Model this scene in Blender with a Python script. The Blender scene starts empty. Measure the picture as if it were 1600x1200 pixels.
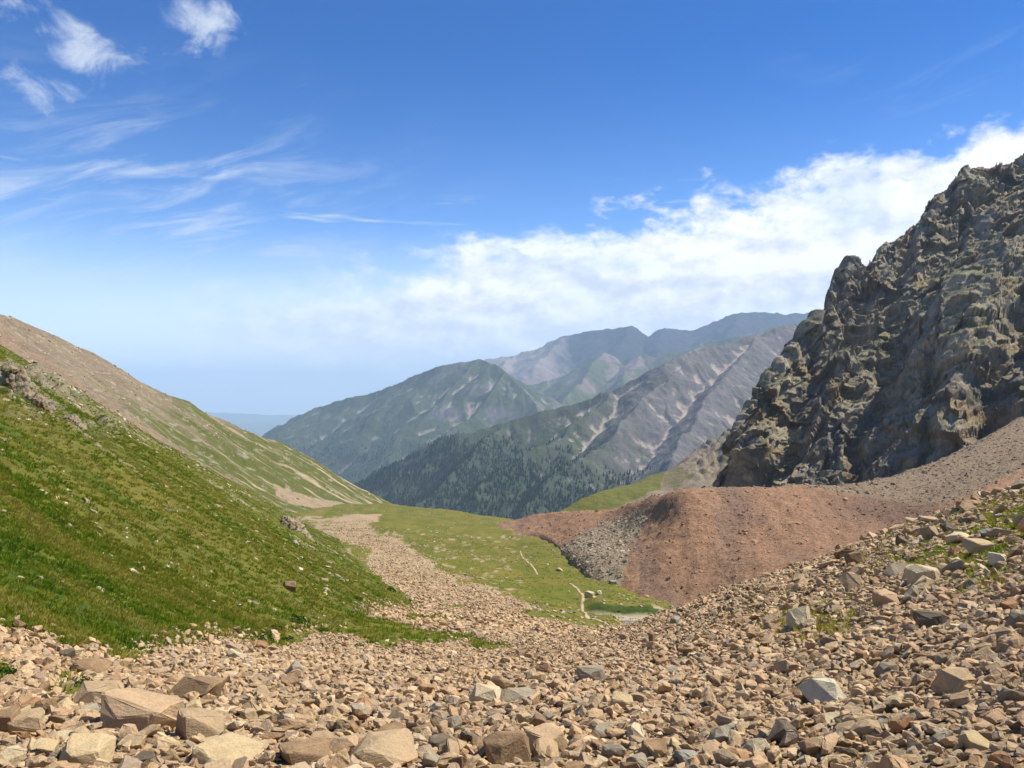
import bpy, bmesh, math, random
import numpy as np
from mathutils import Vector, Matrix, Euler

# ------------------------------------------------------------------ camera, sky, sun, exposure
sc = bpy.context.scene
COL = sc.collection
R = math.radians
F, HOR = 1256.0, 620.0            # focal length and horizon row of the 1600 x 1200 photograph

cam_d = bpy.data.cameras.new('camera')
cam = bpy.data.objects.new('camera', cam_d)
COL.objects.link(cam)
cam.location = (0, 0, 0)
cam.rotation_euler = (R(90), 0, 0)
cam_d.sensor_width = 36.0
cam_d.lens = 36.0 * F / 1600.0
cam_d.shift_y = (HOR - 600.0) / 1600.0
cam_d.clip_start, cam_d.clip_end = 0.1, 150000.0
sc.camera = cam

SUN_EL, SUN_AZ = R(56), R(76)     # azimuth clockwise from the view direction
SUN_DIR = Vector((math.cos(SUN_EL) * math.sin(SUN_AZ), math.cos(SUN_EL) * math.cos(SUN_AZ), math.sin(SUN_EL)))
sun_d = bpy.data.lights.new('sun', 'SUN')
sun_d.energy = 5.0
sun_d.angle = R(0.53)
sun_d.color = (1.0, 0.94, 0.83)
sun = bpy.data.objects.new('sun', sun_d)
COL.objects.link(sun)
sun.rotation_euler = SUN_DIR.to_track_quat('Z', 'Y').to_euler()

vs = sc.view_settings
vs.view_transform = 'Standard'
vs.look = 'None'
vs.exposure = 0.6
vs.gamma = 1.0
vs.use_curve_mapping = False
cy = sc.cycles
cy.max_bounces = 5
cy.diffuse_bounces = 2
cy.glossy_bounces = 1
cy.volume_bounces = 1
cy.use_denoising = True
try:
    cy.denoiser = 'OPENIMAGEDENOISE'
    cy.denoising_prefilter = 'ACCURATE'
except Exception:
    pass


class NT:
    """small helper for building node trees"""
    def __init__(s, tree):
        s.t = tree
        tree.nodes.clear()

    def n(s, kind, **kw):
        nd = s.t.nodes.new(kind)
        for k, v in kw.items():
            setattr(nd, k, v)
        return nd

    def set(s, sock, v):
        if hasattr(v, 'is_output'):
            s.t.links.new(v, sock)
        else:
            sock.default_value = v

    def m(s, op, a, b=None, c=None, clamp=False):
        nd = s.n('ShaderNodeMath', operation=op, use_clamp=clamp)
        s.set(nd.inputs[0], a)
        if b is not None:
            s.set(nd.inputs[1], b)
        if c is not None:
            s.set(nd.inputs[2], c)
        return nd.outputs[0]

    def ss(s, v, a, b):
        """smoothstep from a to b"""
        nd = s.n('ShaderNodeMapRange', interpolation_type='SMOOTHSTEP')
        s.set(nd.inputs[0], v)
        s.set(nd.inputs[1], a)
        s.set(nd.inputs[2], b)
        nd.inputs[3].default_value = 0.0
        nd.inputs[4].default_value = 1.0
        return nd.outputs[0]

    def noise(s, vec, scale, detail=4.0, rough=0.5, dist=0.0):
        nd = s.n('ShaderNodeTexNoise', noise_dimensions='3D')
        if vec is not None:
            s.set(nd.inputs['Vector'], vec)
        nd.inputs['Scale'].default_value = scale
        nd.inputs['Detail'].default_value = detail
        nd.inputs['Roughness'].default_value = rough
        nd.inputs['Distortion'].default_value = dist
        return nd.outputs[0]

    def xyz(s, x, y, z):
        nd = s.n('ShaderNodeCombineXYZ')
        s.set(nd.inputs[0], x)
        s.set(nd.inputs[1], y)
        s.set(nd.inputs[2], z)
        return nd.outputs[0]

    def mix(s, f, a, b, blend='MIX'):
        nd = s.n('ShaderNodeMix', data_type='RGBA', blend_type=blend)
        s.set(nd.inputs[0], f)
        s.set(nd.inputs[6], a)
        s.set(nd.inputs[7], b)
        return nd.outputs[2]


def build_world():
    w = bpy.data.worlds.new('World')
    sc.world = w
    w.use_nodes = True
    g = NT(w.node_tree)
    sky = g.n('ShaderNodeTexSky', sky_type='NISHITA')
    sky.sun_disc = False
    sky.sun_elevation = SUN_EL
    sky.sun_rotation = SUN_AZ
    sky.altitude = 3200.0
    sky.air_density = 1.0
    sky.dust_density = 0.4
    sky.ozone_density = 2.5
    tc = g.n('ShaderNodeTexCoord').outputs['Generated']
    sp = g.n('ShaderNodeSeparateXYZ')
    g.set(sp.inputs[0], tc)
    x, y, z = sp.outputs
    az = g.m('MULTIPLY', g.m('ARCTAN2', x, y), 180 / math.pi)
    el = g.m('MULTIPLY', g.m('ARCSINE', z), 180 / math.pi)
    ang = g.xyz(az, el, 0.0)
    # deepen the clear blue (thin mountain air)
    tint = g.mix(g.ss(el, 0.0, 24.0), (2.1, 2.6, 2.9, 1), (0.06, 0.97, 1.95, 1))
    skyc = g.mix(1.0, sky.outputs[0], tint, 'MULTIPLY')

    veil_n = g.noise(g.xyz(g.m('MULTIPLY', az, 0.05), g.m('MULTIPLY', el, 0.16), 90.0), 1.0, 4.0, 0.55)
    veil = g.m('MULTIPLY', g.ss(el, 12.5, 1.5), g.m('ADD', 0.55, g.m('MULTIPLY', veil_n, 0.6)), clamp=True)
    skyc = g.mix(veil, skyc, (13.4, 14.0, 14.9, 1))

    def vscale(sx, sy, off=0.0):
        return g.xyz(g.m('MULTIPLY', az, sx), g.m('MULTIPLY', el, sy), off)

    # ---- cumulus bank: its top climbs towards the right and fades to the left
    nb = g.noise(vscale(0.16, 0.30, 3.1), 1.0, 5.0, 0.62, 0.3)
    nf = g.noise(vscale(0.45, 0.75, 7.7), 1.0, 4.0, 0.6)
    top = g.m('ADD', g.m('MULTIPLY', g.m('MINIMUM', g.m('MAXIMUM', az, -32.0), 34.0), 0.165), 12.0)
    top = g.m('SUBTRACT', top, g.m('MULTIPLY', g.ss(az, 80.0, 170.0), 14.0))
    edge = g.m('SUBTRACT', top, el)
    edge = g.m('ADD', edge, g.m('MULTIPLY', g.m('SUBTRACT', nb, 0.5), 9.0))
    edge = g.m('ADD', edge, g.m('MULTIPLY', g.m('SUBTRACT', nf, 0.5), 5.0))
    soft = g.m('ADD', 2.5, g.m('MULTIPLY', g.ss(az, 4.0, -24.0), 5.0))
    cum = g.ss(edge, 0.0, soft)
    cum = g.m('MULTIPLY', cum, g.ss(az, -34.0, -6.0))
    body = g.noise(vscale(0.10, 0.26, 11.0), 1.0, 3.0, 0.55)
    cum = g.m('MULTIPLY', cum, g.m('ADD', 0.72, g.m('MULTIPLY', g.ss(body, 0.32, 0.55), 0.28)))
    cum = g.m('MULTIPLY', cum, g.m('ADD', 0.45, g.m('MULTIPLY', g.ss(el, 0.5, 8.0), 0.55)))
    # shading inside the bank: sunlit heads, greyer flanks
    na = g.noise(vscale(0.24, 0.42, 21.0), 1.0, 4.0, 0.6)
    nc = g.noise(g.xyz(g.m('ADD', g.m('MULTIPLY', az, 0.24), 0.22), g.m('ADD', g.m('MULTIPLY', el, 0.42), 0.34), 21.0), 1.0, 4.0, 0.6)
    relief = g.m('SUBTRACT', na, nc)
    lit = g.m('ADD', g.m('MULTIPLY', relief, 3.6), 0.50)
    lit = g.m('ADD', lit, g.m('MULTIPLY', g.ss(edge, 5.5, 0.4), 0.28))
    lit = g.m('ADD', lit, g.m('MULTIPLY', g.m('SUBTRACT', g.ss(el, 0.0, 11.0), 0.6), 0.55), clamp=True)
    cumc = g.mix(lit, (9.4, 10.2, 11.6, 1), (14.6, 14.7, 14.8, 1))

    # ---- cirrus streaks over the left half of the view, thinner patches elsewhere
    t = R(17)
    a2 = g.m('ADD', g.m('MULTIPLY', az, math.cos(t)), g.m('MULTIPLY', el, math.sin(t)))
    e2 = g.m('SUBTRACT', g.m('MULTIPLY', el, math.cos(t)), g.m('MULTIPLY', az, math.sin(t)))
    warp = g.noise(vscale(0.07, 0.1, 5.0), 1.0, 1.0, 0.5)
    c1 = g.noise(g.xyz(g.m('MULTIPLY', a2, 0.11), g.m('ADD', g.m('MULTIPLY', e2, 0.55), g.m('MULTIPLY', warp, 2.2)), 2.0), 1.0, 5.0, 0.62, 0.5)
    patch = g.noise(vscale(0.055, 0.12, 40.0), 1.0, 1.0, 0.5)
    da = g.m('DIVIDE', g.m('SUBTRACT', az, -25.0), 13.0)
    de = g.m('DIVIDE', g.m('SUBTRACT', el, 12.5), 5.2)
    zone = g.m('POWER', 2.718, g.m('MULTIPLY', g.m('ADD', g.m('MULTIPLY', da, da), g.m('MULTIPLY', de, de)), -1.0))
    zone = g.m('MAXIMUM', zone, g.m('MULTIPLY', g.ss(patch, 0.62, 0.78), 0.15))
    cir = g.m('MULTIPLY', g.ss(c1, 0.44, 0.74), zone)
    cir = g.m('MULTIPLY', cir, g.ss(el, 1.0, 9.0))
    cir = g.m('MULTIPLY', cir, g.m('ADD', 0.35, g.m('MULTIPLY', nf, 0.75)))

    # ---- thin low wisps ahead of the bank
    w1 = g.noise(vscale(0.12, 1.1, 60.0), 1.0, 3.0, 0.55)
    wz = g.m('MULTIPLY', g.ss(el, 9.0, 11.0), g.ss(el, 15.5, 13.0))
    wis = g.m('MULTIPLY', g.ss(w1, 0.60, 0.78), g.m('MULTIPLY', wz, 0.55))

    # ---- small puffs high up
    puff = g.noise(vscale(0.26, 0.36, 80.0), 1.0, 5.0, 0.65, 0.6)
    pm = None
    for (pa, pe, ra, re, k) in ((-21.2, 23.4, 3.2, 2.2, 1.0), (-28.2, 20.8, 3.8, 1.9, 0.85), (-32.4, 22.6, 2.6, 1.6, 0.85),
                                (-30.0, 18.4, 3.0, 1.5, 0.7), (60.0, 34.0, 9.0, 5.0, 0.9), (-75.0, 30.0, 10.0, 5.0, 0.9),
                                (140.0, 30.0, 14.0, 7.0, 0.9), (-140.0, 26.0, 14.0, 7.0, 0.9)):
        u = g.m('DIVIDE', g.m('SUBTRACT', az, pa), ra)
        v = g.m('DIVIDE', g.m('SUBTRACT', el, pe), re)
        b = g.m('POWER', 2.718, g.m('MULTIPLY', g.m('ADD', g.m('MULTIPLY', u, u), g.m('MULTIPLY', v, v)), -1.0))
        b = g.m('MULTIPLY', b, k)
        pm = b if pm is None else g.m('MAXIMUM', pm, b)
    puf = g.ss(g.m('ADD', g.m('MULTIPLY', pm, 0.42), g.m('MULTIPLY', puff, 1.15)), 0.74, 1.16)
    puf = g.m('MULTIPLY', puf, g.ss(pm, 0.02, 0.3))
    puf = g.m('MULTIPLY', puf, 0.82)

    c = g.mix(cir, skyc, (10.6, 11.2, 12.4, 1))
    c = g.mix(wis, c, (11.0, 11.6, 12.6, 1))
    c = g.mix(puf, c, (10.0, 10.8, 12.0, 1))
    c = g.mix(cum, c, cumc)
    bg = g.n('ShaderNodeBackground')
    g.set(bg.inputs[0], c)
    bg.inputs[1].default_value = 0.055
    out = g.n('ShaderNodeOutputWorld')
    g.t.links.new(bg.outputs[0], out.inputs[0])
    w.cycles.sampling_method = 'MANUAL'
    w.cycles.sample_map_resolution = 512


build_world()

# ------------------------------------------------------------------ numpy helpers
rng = np.random.default_rng(11)
random.seed(11)
_perm = np.random.default_rng(5).permutation(256).astype(np.int64)
_perm = np.concatenate([_perm, _perm, _perm])
_g2 = np.stack([np.cos(np.arange(256) * 2.399963), np.sin(np.arange(256) * 2.399963)], 1)
_gr = np.random.default_rng(6).normal(size=(256, 3))
_g3 = _gr / np.linalg.norm(_gr, axis=1)[:, None]


def perlin2(x, y, seed=0):
    x = np.asarray(x, float) + seed * 13.37
    y = np.asarray(y, float) - seed * 7.91
    xf, yf = np.floor(x), np.floor(y)
    xi, yi = xf.astype(np.int64) & 255, yf.astype(np.int64) & 255
    dx, dy = x - xf, y - yf
    u = dx * dx * dx * (dx * (dx * 6 - 15) + 10)
    v = dy * dy * dy * (dy * (dy * 6 - 15) + 10)

    def c(i, j):
        g = _g2[_perm[_perm[xi + i] + yi + j]]
        return g[..., 0] * (dx - i) + g[..., 1] * (dy - j)
    a = c(0, 0) * (1 - u) + c(1, 0) * u
    b = c(0, 1) * (1 - u) + c(1, 1) * u
    return (a * (1 - v) + b * v) * 1.5


def perlin3(x, y, z):
    xf, yf, zf = np.floor(x), np.floor(y), np.floor(z)
    xi, yi, zi = (q.astype(np.int64) & 255 for q in (xf, yf, zf))
    dx, dy, dz = x - xf, y - yf, z - zf
    fu = lambda t: t * t * t * (t * (t * 6 - 15) + 10)
    u, v, w = fu(dx), fu(dy), fu(dz)

    def c(i, j, k):
        g = _g3[_perm[_perm[_perm[xi + i] + yi + j] + zi + k]]
        return g[..., 0] * (dx - i) + g[..., 1] * (dy - j) + g[..., 2] * (dz - k)
    a = (c(0, 0, 0) * (1 - u) + c(1, 0, 0) * u) * (1 - v) + (c(0, 1, 0) * (1 - u) + c(1, 1, 0) * u) * v
    b = (c(0, 0, 1) * (1 - u) + c(1, 0, 1) * u) * (1 - v) + (c(0, 1, 1) * (1 - u) + c(1, 1, 1) * u) * v
    return (a * (1 - w) + b * w) * 1.5


def fbm2(x, y, octs=4, seed=0, gain=0.5, lac=2.03):
    s, a, n = 0.0, 1.0, 0.0
    for o in range(octs):
        s = s + a * perlin2(x, y, seed + o * 3.1)
        n += a
        a *= gain
        x, y = x * lac, y * lac
    return s / n


def ridged2(x, y, octs=4, seed=0, gain=0.5, lac=2.05):
    s, a, n = 0.0, 1.0, 0.0
    for o in range(octs):
        s = s + a * (1 - 2.0 * np.abs(perlin2(x, y, seed + o * 3.1)))
        n += a
        a *= gain
        x, y = x * lac, y * lac
    return s / n


def facets(p, size, seed=0, tilt=0.6, centres=False):
    """tilted-plane cells: angular rock facets, metres of offset"""
    q = p / size
    base = np.floor(q).astype(np.int64)
    best = np.full(len(p), 1e9)
    val = np.zeros(len(p))
    cen = np.zeros(p.shape)
    for i in (-1, 0, 1):
        for j in (-1, 0, 1):
            for k in (-1, 0, 1):
                c = base + np.array((i, j, k))
                h = _perm[_perm[_perm[(c[:, 0] + seed) & 255] + (c[:, 1] & 255)] + (c[:, 2] & 255)]
                jit = 0.5 + 0.42 * _g3[h]
                d = q - (c + jit)
                r = (d * d).sum(1)
                m = r < best
                best[m] = r[m]
                cen[m] = (c + jit)[m]
                gr = _g3[(h * 7 + 31) & 255]
                val[m] = (d[m] * gr[m]).sum(1) * tilt + (h[m] / 255.0 - 0.5) * 0.55
    return (val * size, cen * size) if centres else val * size


def hermite(xk, yk, x):
    """smooth interpolation of rows yk (n, ...) given at knots xk"""
    xk = np.asarray(xk, float)
    yk = np.asarray(yk, float)
    mt = np.gradient(yk, xk, axis=0) if len(xk) > 2 else np.repeat(((yk[1] - yk[0]) / (xk[1] - xk[0]))[None], 2, 0)
    x = np.clip(np.asarray(x, float), xk[0], xk[-1])
    i = np.clip(np.searchsorted(xk, x) - 1, 0, len(xk) - 2)
    h = xk[i + 1] - xk[i]
    t = (x - xk[i]) / h
    sh = (len(x),) + (1,) * (yk.ndim - 1)
    t, h = t.reshape(sh), h.reshape(sh)
    return ((2 * t**3 - 3 * t**2 + 1) * yk[i] + (t**3 - 2 * t**2 + t) * h * mt[i]
            + (-2 * t**3 + 3 * t**2) * yk[i + 1] + (t**3 - t**2) * h * mt[i + 1])


def softplus(d, w):
    return 0.5 * (d + np.sqrt(d * d + w * w))


def sstep(a, b, x):
    t = np.clip((x - a) / (b - a), 0, 1)
    return t * t * (3 - 2 * t)


def at(px, v, D):
    """a point of the place, from a photograph pixel and its distance along the view"""
    return np.array(((px - 800.0) / F * D, D, -(v - HOR) / F * D))


def proj(P):
    return 800.0 + F * P[..., 0] / P[..., 1], HOR - F * P[..., 2] / P[..., 1]


def in_poly(px, py, poly):
    inside = np.zeros(px.shape, bool)
    n = len(poly)
    for i in range(n):
        x0, y0 = poly[i]
        x1, y1 = poly[(i + 1) % n]
        if y0 == y1:
            continue
        c = ((y0 > py) != (y1 > py)) & (px < (x1 - x0) * (py - y0) / (y1 - y0) + x0)
        inside ^= c
    return inside


def lerp(a, b, t):
    t = np.asarray(t)[..., None]
    return np.asarray(a) * (1 - t) + np.asarray(b) * t


def blur(Z, k):
    for ax in (0, 1):
        p = np.pad(Z, [(k, k) if a == ax else (0, 0) for a in (0, 1)], mode='edge')
        c = np.cumsum(p, axis=ax)
        c = np.insert(c, 0, 0, axis=ax)
        n = Z.shape[ax]
        hi = np.take(c, np.arange(2 * k + 1, 2 * k + 1 + n), axis=ax)
        lo = np.take(c, np.arange(0, n), axis=ax)
        Z = (hi - lo) / (2 * k + 1)
    return Z


def grid_normals(P):
    du = np.gradient(P, axis=1)
    dv = np.gradient(P, axis=0)
    n = np.cross(du, dv)
    n /= np.linalg.norm(n, axis=2)[..., None] + 1e-9
    return n


# ------------------------------------------------------------------ scene helpers
def put(name, me, label=None, cat=None, kind=None, group=None, mat=None):
    o = bpy.data.objects.new(name, me)
    COL.objects.link(o)
    if label:
        o['label'] = label
    if cat:
        o['category'] = cat
    if kind:
        o['kind'] = kind
    if group:
        o['group'] = group
    if mat is not None:
        me.materials.append(mat)
    return o


def grid_mesh(name, P, albedo, keep=None, smooth=True):
    """a sheet from a (rows, columns, 3) array; faces wound so that they look up / outwards"""
    ni, nj = P.shape[:2]
    idx = np.arange(ni * nj).reshape(ni, nj)
    q = np.stack([idx[:-1, :-1], idx[:-1, 1:], idx[1:, 1:], idx[1:, :-1]], -1)
    if keep is not None:
        k = keep[:-1, :-1] | keep[:-1, 1:] | keep[1:, 1:] | keep[1:, :-1]
        q = q[k]
    q = q.reshape(-1, 4)
    used = np.unique(q)
    remap = np.zeros(ni * nj, np.int64)
    remap[used] = np.arange(len(used))
    q = remap[q]
    V = P.reshape(-1, 3)[used]
    C = np.ones((len(used), 4))
    C[:, :3] = np.clip(albedo.reshape(-1, 3)[used], 0.004, 0.9)
    me = bpy.data.meshes.new(name)
    me.vertices.add(len(V))
    me.vertices.foreach_set('co', V.astype(np.float32).ravel())
    me.loops.add(q.size)
    me.loops.foreach_set('vertex_index', q.astype(np.int32).ravel())
    me.polygons.add(len(q))
    me.polygons.foreach_set('loop_start', np.arange(0, q.size, 4, dtype=np.int32))
    if smooth:
        me.polygons.foreach_set('use_smooth', np.ones(len(q), bool))
    at_ = me.attributes.new('albedo', 'FLOAT_COLOR', 'POINT')
    at_.data.foreach_set('color', C.astype(np.float32).ravel())
    me.update(calc_edges=True)
    return me


def ground_material(name, fine, bump, dist, rough=0.95, vary=0.35, voro=0.0, stretch=None):
    """colour from the surface's own albedo, broken up by fine grain; relief from bump"""
    m = bpy.data.materials.new(name)
    m.use_nodes = True
    g = NT(m.node_tree)
    pos = g.n('ShaderNodeNewGeometry').outputs['Position']
    vec = pos
    if stretch is not None:
        mp = g.n('ShaderNodeMapping')
        g.set(mp.inputs[0], pos)
        mp.inputs[2].default_value = stretch[0]
        mp.inputs[3].default_value = stretch[1]
        vec = mp.outputs[0]
    col = g.n('ShaderNodeAttribute', attribute_name='albedo').outputs[0]
    n1 = g.noise(vec, fine, 6.0, 0.65)
    n2 = g.noise(vec, fine * 5.3, 4.0, 0.6)
    k = g.m('ADD', g.m('MULTIPLY', g.m('SUBTRACT', n1, 0.5), vary * 3.2), g.m('MULTIPLY', g.m('SUBTRACT', n2, 0.5), vary * 2.6))
    k = g.m('MAXIMUM', g.m('ADD', k, 1.0), 0.25)
    h = g.m('ADD', n1, g.m('MULTIPLY', n2, 0.4))
    if voro > 0:
        vt = g.n('ShaderNodeTexVoronoi', feature='F1')
        g.set(vt.inputs['Vector'], vec)
        vt.inputs['Scale'].default_value = voro
        sepc = g.n('ShaderNodeSeparateColor')
        g.set(sepc.inputs[0], vt.outputs['Color'])
        k = g.m('MULTIPLY', k, g.m('ADD', 0.72, g.m('MULTIPLY', sepc.outputs[0], 0.56)))
        h = g.m('ADD', h, g.m('MULTIPLY', g.m('SUBTRACT', 0.6, vt.outputs['Distance']), 1.2))
    hs = g.n('ShaderNodeHueSaturation')
    hs.inputs[0].default_value = 0.5
    g.set(hs.inputs[2], k)
    g.set(hs.inputs[4], col)
    b = g.n('ShaderNodeBsdfPrincipled')
    g.set(b.inputs['Base Color'], hs.outputs[0])
    b.inputs['Roughness'].default_value = rough
    b.inputs['Specular IOR Level'].default_value = 0.15
    bp = g.n('ShaderNodeBump')
    bp.inputs['Strength'].default_value = bump
    bp.inputs['Distance'].default_value = dist
    g.set(bp.inputs['Height'], h)
    g.t.links.new(bp.outputs[0], b.inputs['Normal'])
    o = g.n('ShaderNodeOutputMaterial')
    g.t.links.new(b.outputs[0], o.inputs[0])
    return m


def stone_material(name, cols, rand=True, speck=0.35, bump=0.5, scale=3.0):
    """stone: colour picked per stone from cols, mottled and rough"""
    m = bpy.data.materials.new(name)
    m.use_nodes = True
    g = NT(m.node_tree)
    oi = g.n('ShaderNodeObjectInfo')
    tc = g.n('ShaderNodeTexCoord').outputs['Object']
    ramp = g.n('ShaderNodeValToRGB')
    ramp.color_ramp.interpolation = 'LINEAR'
    els = ramp.color_ramp.elements
    while len(els) < len(cols):
        els.new(0.5)
    for i, c in enumerate(cols):
        els[i].position = i / max(1, len(cols) - 1)
        els[i].color = (*c, 1)
    g.set(ramp.inputs[0], oi.outputs['Random'])
    off = g.n('ShaderNodeVectorMath', operation='ADD')
    g.set(off.inputs[0], tc)
    r9 = g.m('MULTIPLY', oi.outputs['Random'], 37.0)
    g.set(off.inputs[1], g.xyz(r9, r9, r9))
    n1 = g.noise(off.outputs[0], scale * 0.6, 4.0, 0.6)
    n2 = g.noise(off.outputs[0], scale * 5.0, 5.0, 0.7)
    k = g.m('ADD', g.m('MULTIPLY', g.m('SUBTRACT', n1, 0.5), speck * 2.4), g.m('MULTIPLY', g.m('SUBTRACT', n2, 0.5), speck * 2.6))
    k = g.m('MAXIMUM', g.m('ADD', k, 1.0), 0.3)
    warm = g.mix(g.ss(n1, 0.5, 0.72), ramp.outputs[0], (0.36, 0.22, 0.115, 1))
    colr = g.mix(0.42, ramp.outputs[0], warm)
    hs = g.n('ShaderNodeHueSaturation')
    g.set(hs.inputs[2], k)
    g.set(hs.inputs[4], colr)
    b = g.n('ShaderNodeBsdfPrincipled')
    g.set(b.inputs['Base Color'], hs.outputs[0])
    b.inputs['Roughness'].default_value = 0.9
    b.inputs['Specular IOR Level'].default_value = 0.2
    bp = g.n('ShaderNodeBump')
    bp.inputs['Strength'].default_value = bump
    bp.inputs['Distance'].default_value = 0.06
    g.set(bp.inputs['Height'], g.m('ADD', n1, g.m('MULTIPLY', n2, 0.6)))
    g.t.links.new(bp.outputs[0], b.inputs['Normal'])
    o = g.n('ShaderNodeOutputMaterial')
    g.t.links.new(b.outputs[0], o.inputs[0])
    return m


def leaf_material(name, cols, trans=0.25):
    m = bpy.data.materials.new(name)
    m.use_nodes = True
    g = NT(m.node_tree)
    oi = g.n('ShaderNodeObjectInfo')
    ramp = g.n('ShaderNodeValToRGB')
    els = ramp.color_ramp.elements
    while len(els) < len(cols):
        els.new(0.5)
    for i, c in enumerate(cols):
        els[i].position = i / max(1, len(cols) - 1)
        els[i].color = (*c, 1)
    mp = g.n('ShaderNodeMapping')
    g.set(mp.inputs[0], g.n('ShaderNodeNewGeometry').outputs['Position'])
    mp.inputs[2].default_value = (0, 0, R(20))
    mp.inputs[3].default_value = (0.35, 1.0, 0.4)
    pn = g.ss(g.noise(mp.outputs[0], 0.55, 4.0, 0.6), 0.34, 0.66)
    g.set(ramp.inputs[0], g.m('ADD', g.m('MULTIPLY', pn, 0.72), g.m('MULTIPLY', oi.outputs['Random'], 0.28)))
    d = g.n('ShaderNodeBsdfDiffuse')
    t = g.n('ShaderNodeBsdfTranslucent')
    g.set(d.inputs[0], ramp.outputs[0])
    g.set(t.inputs[0], ramp.outputs[0])
    mx = g.n('ShaderNodeMixShader')
    mx.inputs[0].default_value = trans
    g.t.links.new(d.outputs[0], mx.inputs[1])
    g.t.links.new(t.outputs[0], mx.inputs[2])
    o = g.n('ShaderNodeOutputMaterial')
    g.t.links.new(mx.outputs[0], o.inputs[0])
    return m


def sample_grid(P, w, n, r=rng):
    """n random points on a sheet, cells weighted by area * w; returns points, normals, (row, col)"""
    N = grid_normals(P)
    a = np.linalg.norm(np.cross(P[:-1, 1:] - P[:-1, :-1], P[1:, :-1] - P[:-1, :-1]), axis=2)
    ww = (a * 0.25 * (w[:-1, :-1] + w[1:, :-1] + w[:-1, 1:] + w[1:, 1:])).ravel()
    cs = np.cumsum(ww)
    k = np.searchsorted(cs, r.random(n) * cs[-1])
    i, j = np.unravel_index(np.clip(k, 0, len(ww) - 1), (P.shape[0] - 1, P.shape[1] - 1))
    s, t = r.random(n)[:, None], r.random(n)[:, None]
    pt = (P[i, j] * (1 - s) + P[i + 1, j] * s) * (1 - t) + (P[i, j + 1] * (1 - s) + P[i + 1, j + 1] * s) * t
    return pt, N[i, j], (i, j)


def scatter(name, pts, rots, scls, ids, sources, label, mat=None):
    """uncountable small things: one object that instances the source meshes on points"""
    me = bpy.data.meshes.new(name)
    n = len(pts)
    me.vertices.add(n)
    me.vertices.foreach_set('co', np.asarray(pts, np.float32).ravel())
    for nm, tp, key, dat in (('rot', 'FLOAT_VECTOR', 'vector', rots), ('scl', 'FLOAT_VECTOR', 'vector', scls), ('pick', 'INT', 'value', ids)):
        a = me.attributes.new(nm, tp, 'POINT')
        a.data.foreach_set(key, np.asarray(dat, np.int32 if tp == 'INT' else np.float32).ravel())
    o = put(name, me, label=label, kind='stuff')
    src = bpy.data.collections.new(name + '_sources')
    for k, s in enumerate(sources):
        so = bpy.data.objects.new('%s_source_%02d' % (name, k), s)
        src.objects.link(so)
    ng = bpy.data.node_groups.new(name, 'GeometryNodeTree')
    ng.interface.new_socket('Geometry', in_out='INPUT', socket_type='NodeSocketGeometry')
    ng.interface.new_socket('Geometry', in_out='OUTPUT', socket_type='NodeSocketGeometry')
    nd, lk = ng.nodes, ng.links
    gi, go = nd.new('NodeGroupInput'), nd.new('NodeGroupOutput')
    m2p = nd.new('GeometryNodeMeshToPoints')
    ci = nd.new('GeometryNodeCollectionInfo')
    ci.inputs['Collection'].default_value = src
    ci.inputs['Separate Children'].default_value = True
    ci.inputs['Reset Children'].default_value = True
    iop = nd.new('GeometryNodeInstanceOnPoints')
    iop.inputs['Pick Instance'].default_value = True

    def attr(nm, tp):
        a = nd.new('GeometryNodeInputNamedAttribute')
        a.data_type = tp
        a.inputs[0].default_value = nm
        return [s for s in a.outputs if s.enabled][0]
    e2r = nd.new('FunctionNodeEulerToRotation')
    lk.new(attr('rot', 'FLOAT_VECTOR'), e2r.inputs[0])
    lk.new(gi.outputs[0], m2p.inputs[0])
    lk.new(m2p.outputs[0], iop.inputs['Points'])
    lk.new(ci.outputs[0], iop.inputs['Instance'])
    lk.new(attr('pick', 'INT'), iop.inputs['Instance Index'])
    lk.new(e2r.outputs[0], iop.inputs['Rotation'])
    lk.new(attr('scl', 'FLOAT_VECTOR'), iop.inputs['Scale'])
    lk.new(iop.outputs[0], go.inputs[0])
    md = o.modifiers.new('scatter', 'NODES')
    md.node_group = ng
    return o


def tilt_rots(nrm, r=rng, tilt=0.35, follow=1.0):
    """Euler angles: random heading, local up near the surface normal"""
    n = len(nrm)
    up = np.array((0, 0, 1.0)) * (1 - follow) + nrm * follow + r.normal(size=(n, 3)) * tilt
    up /= np.linalg.norm(up, axis=1)[:, None]
    th = r.random(n) * 2 * np.pi
    a = np.stack([np.cos(th), np.sin(th), np.zeros(n)], 1)
    xa = a - up * (a * up).sum(1)[:, None]
    xa /= np.linalg.norm(xa, axis=1)[:, None]
    ya = np.cross(up, xa)
    ry = np.arcsin(np.clip(-xa[:, 2], -1, 1))
    rx = np.arctan2(ya[:, 2], up[:, 2])
    rz = np.arctan2(xa[:, 1], xa[:, 0])
    return np.stack([rx, ry, rz], 1)


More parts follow.
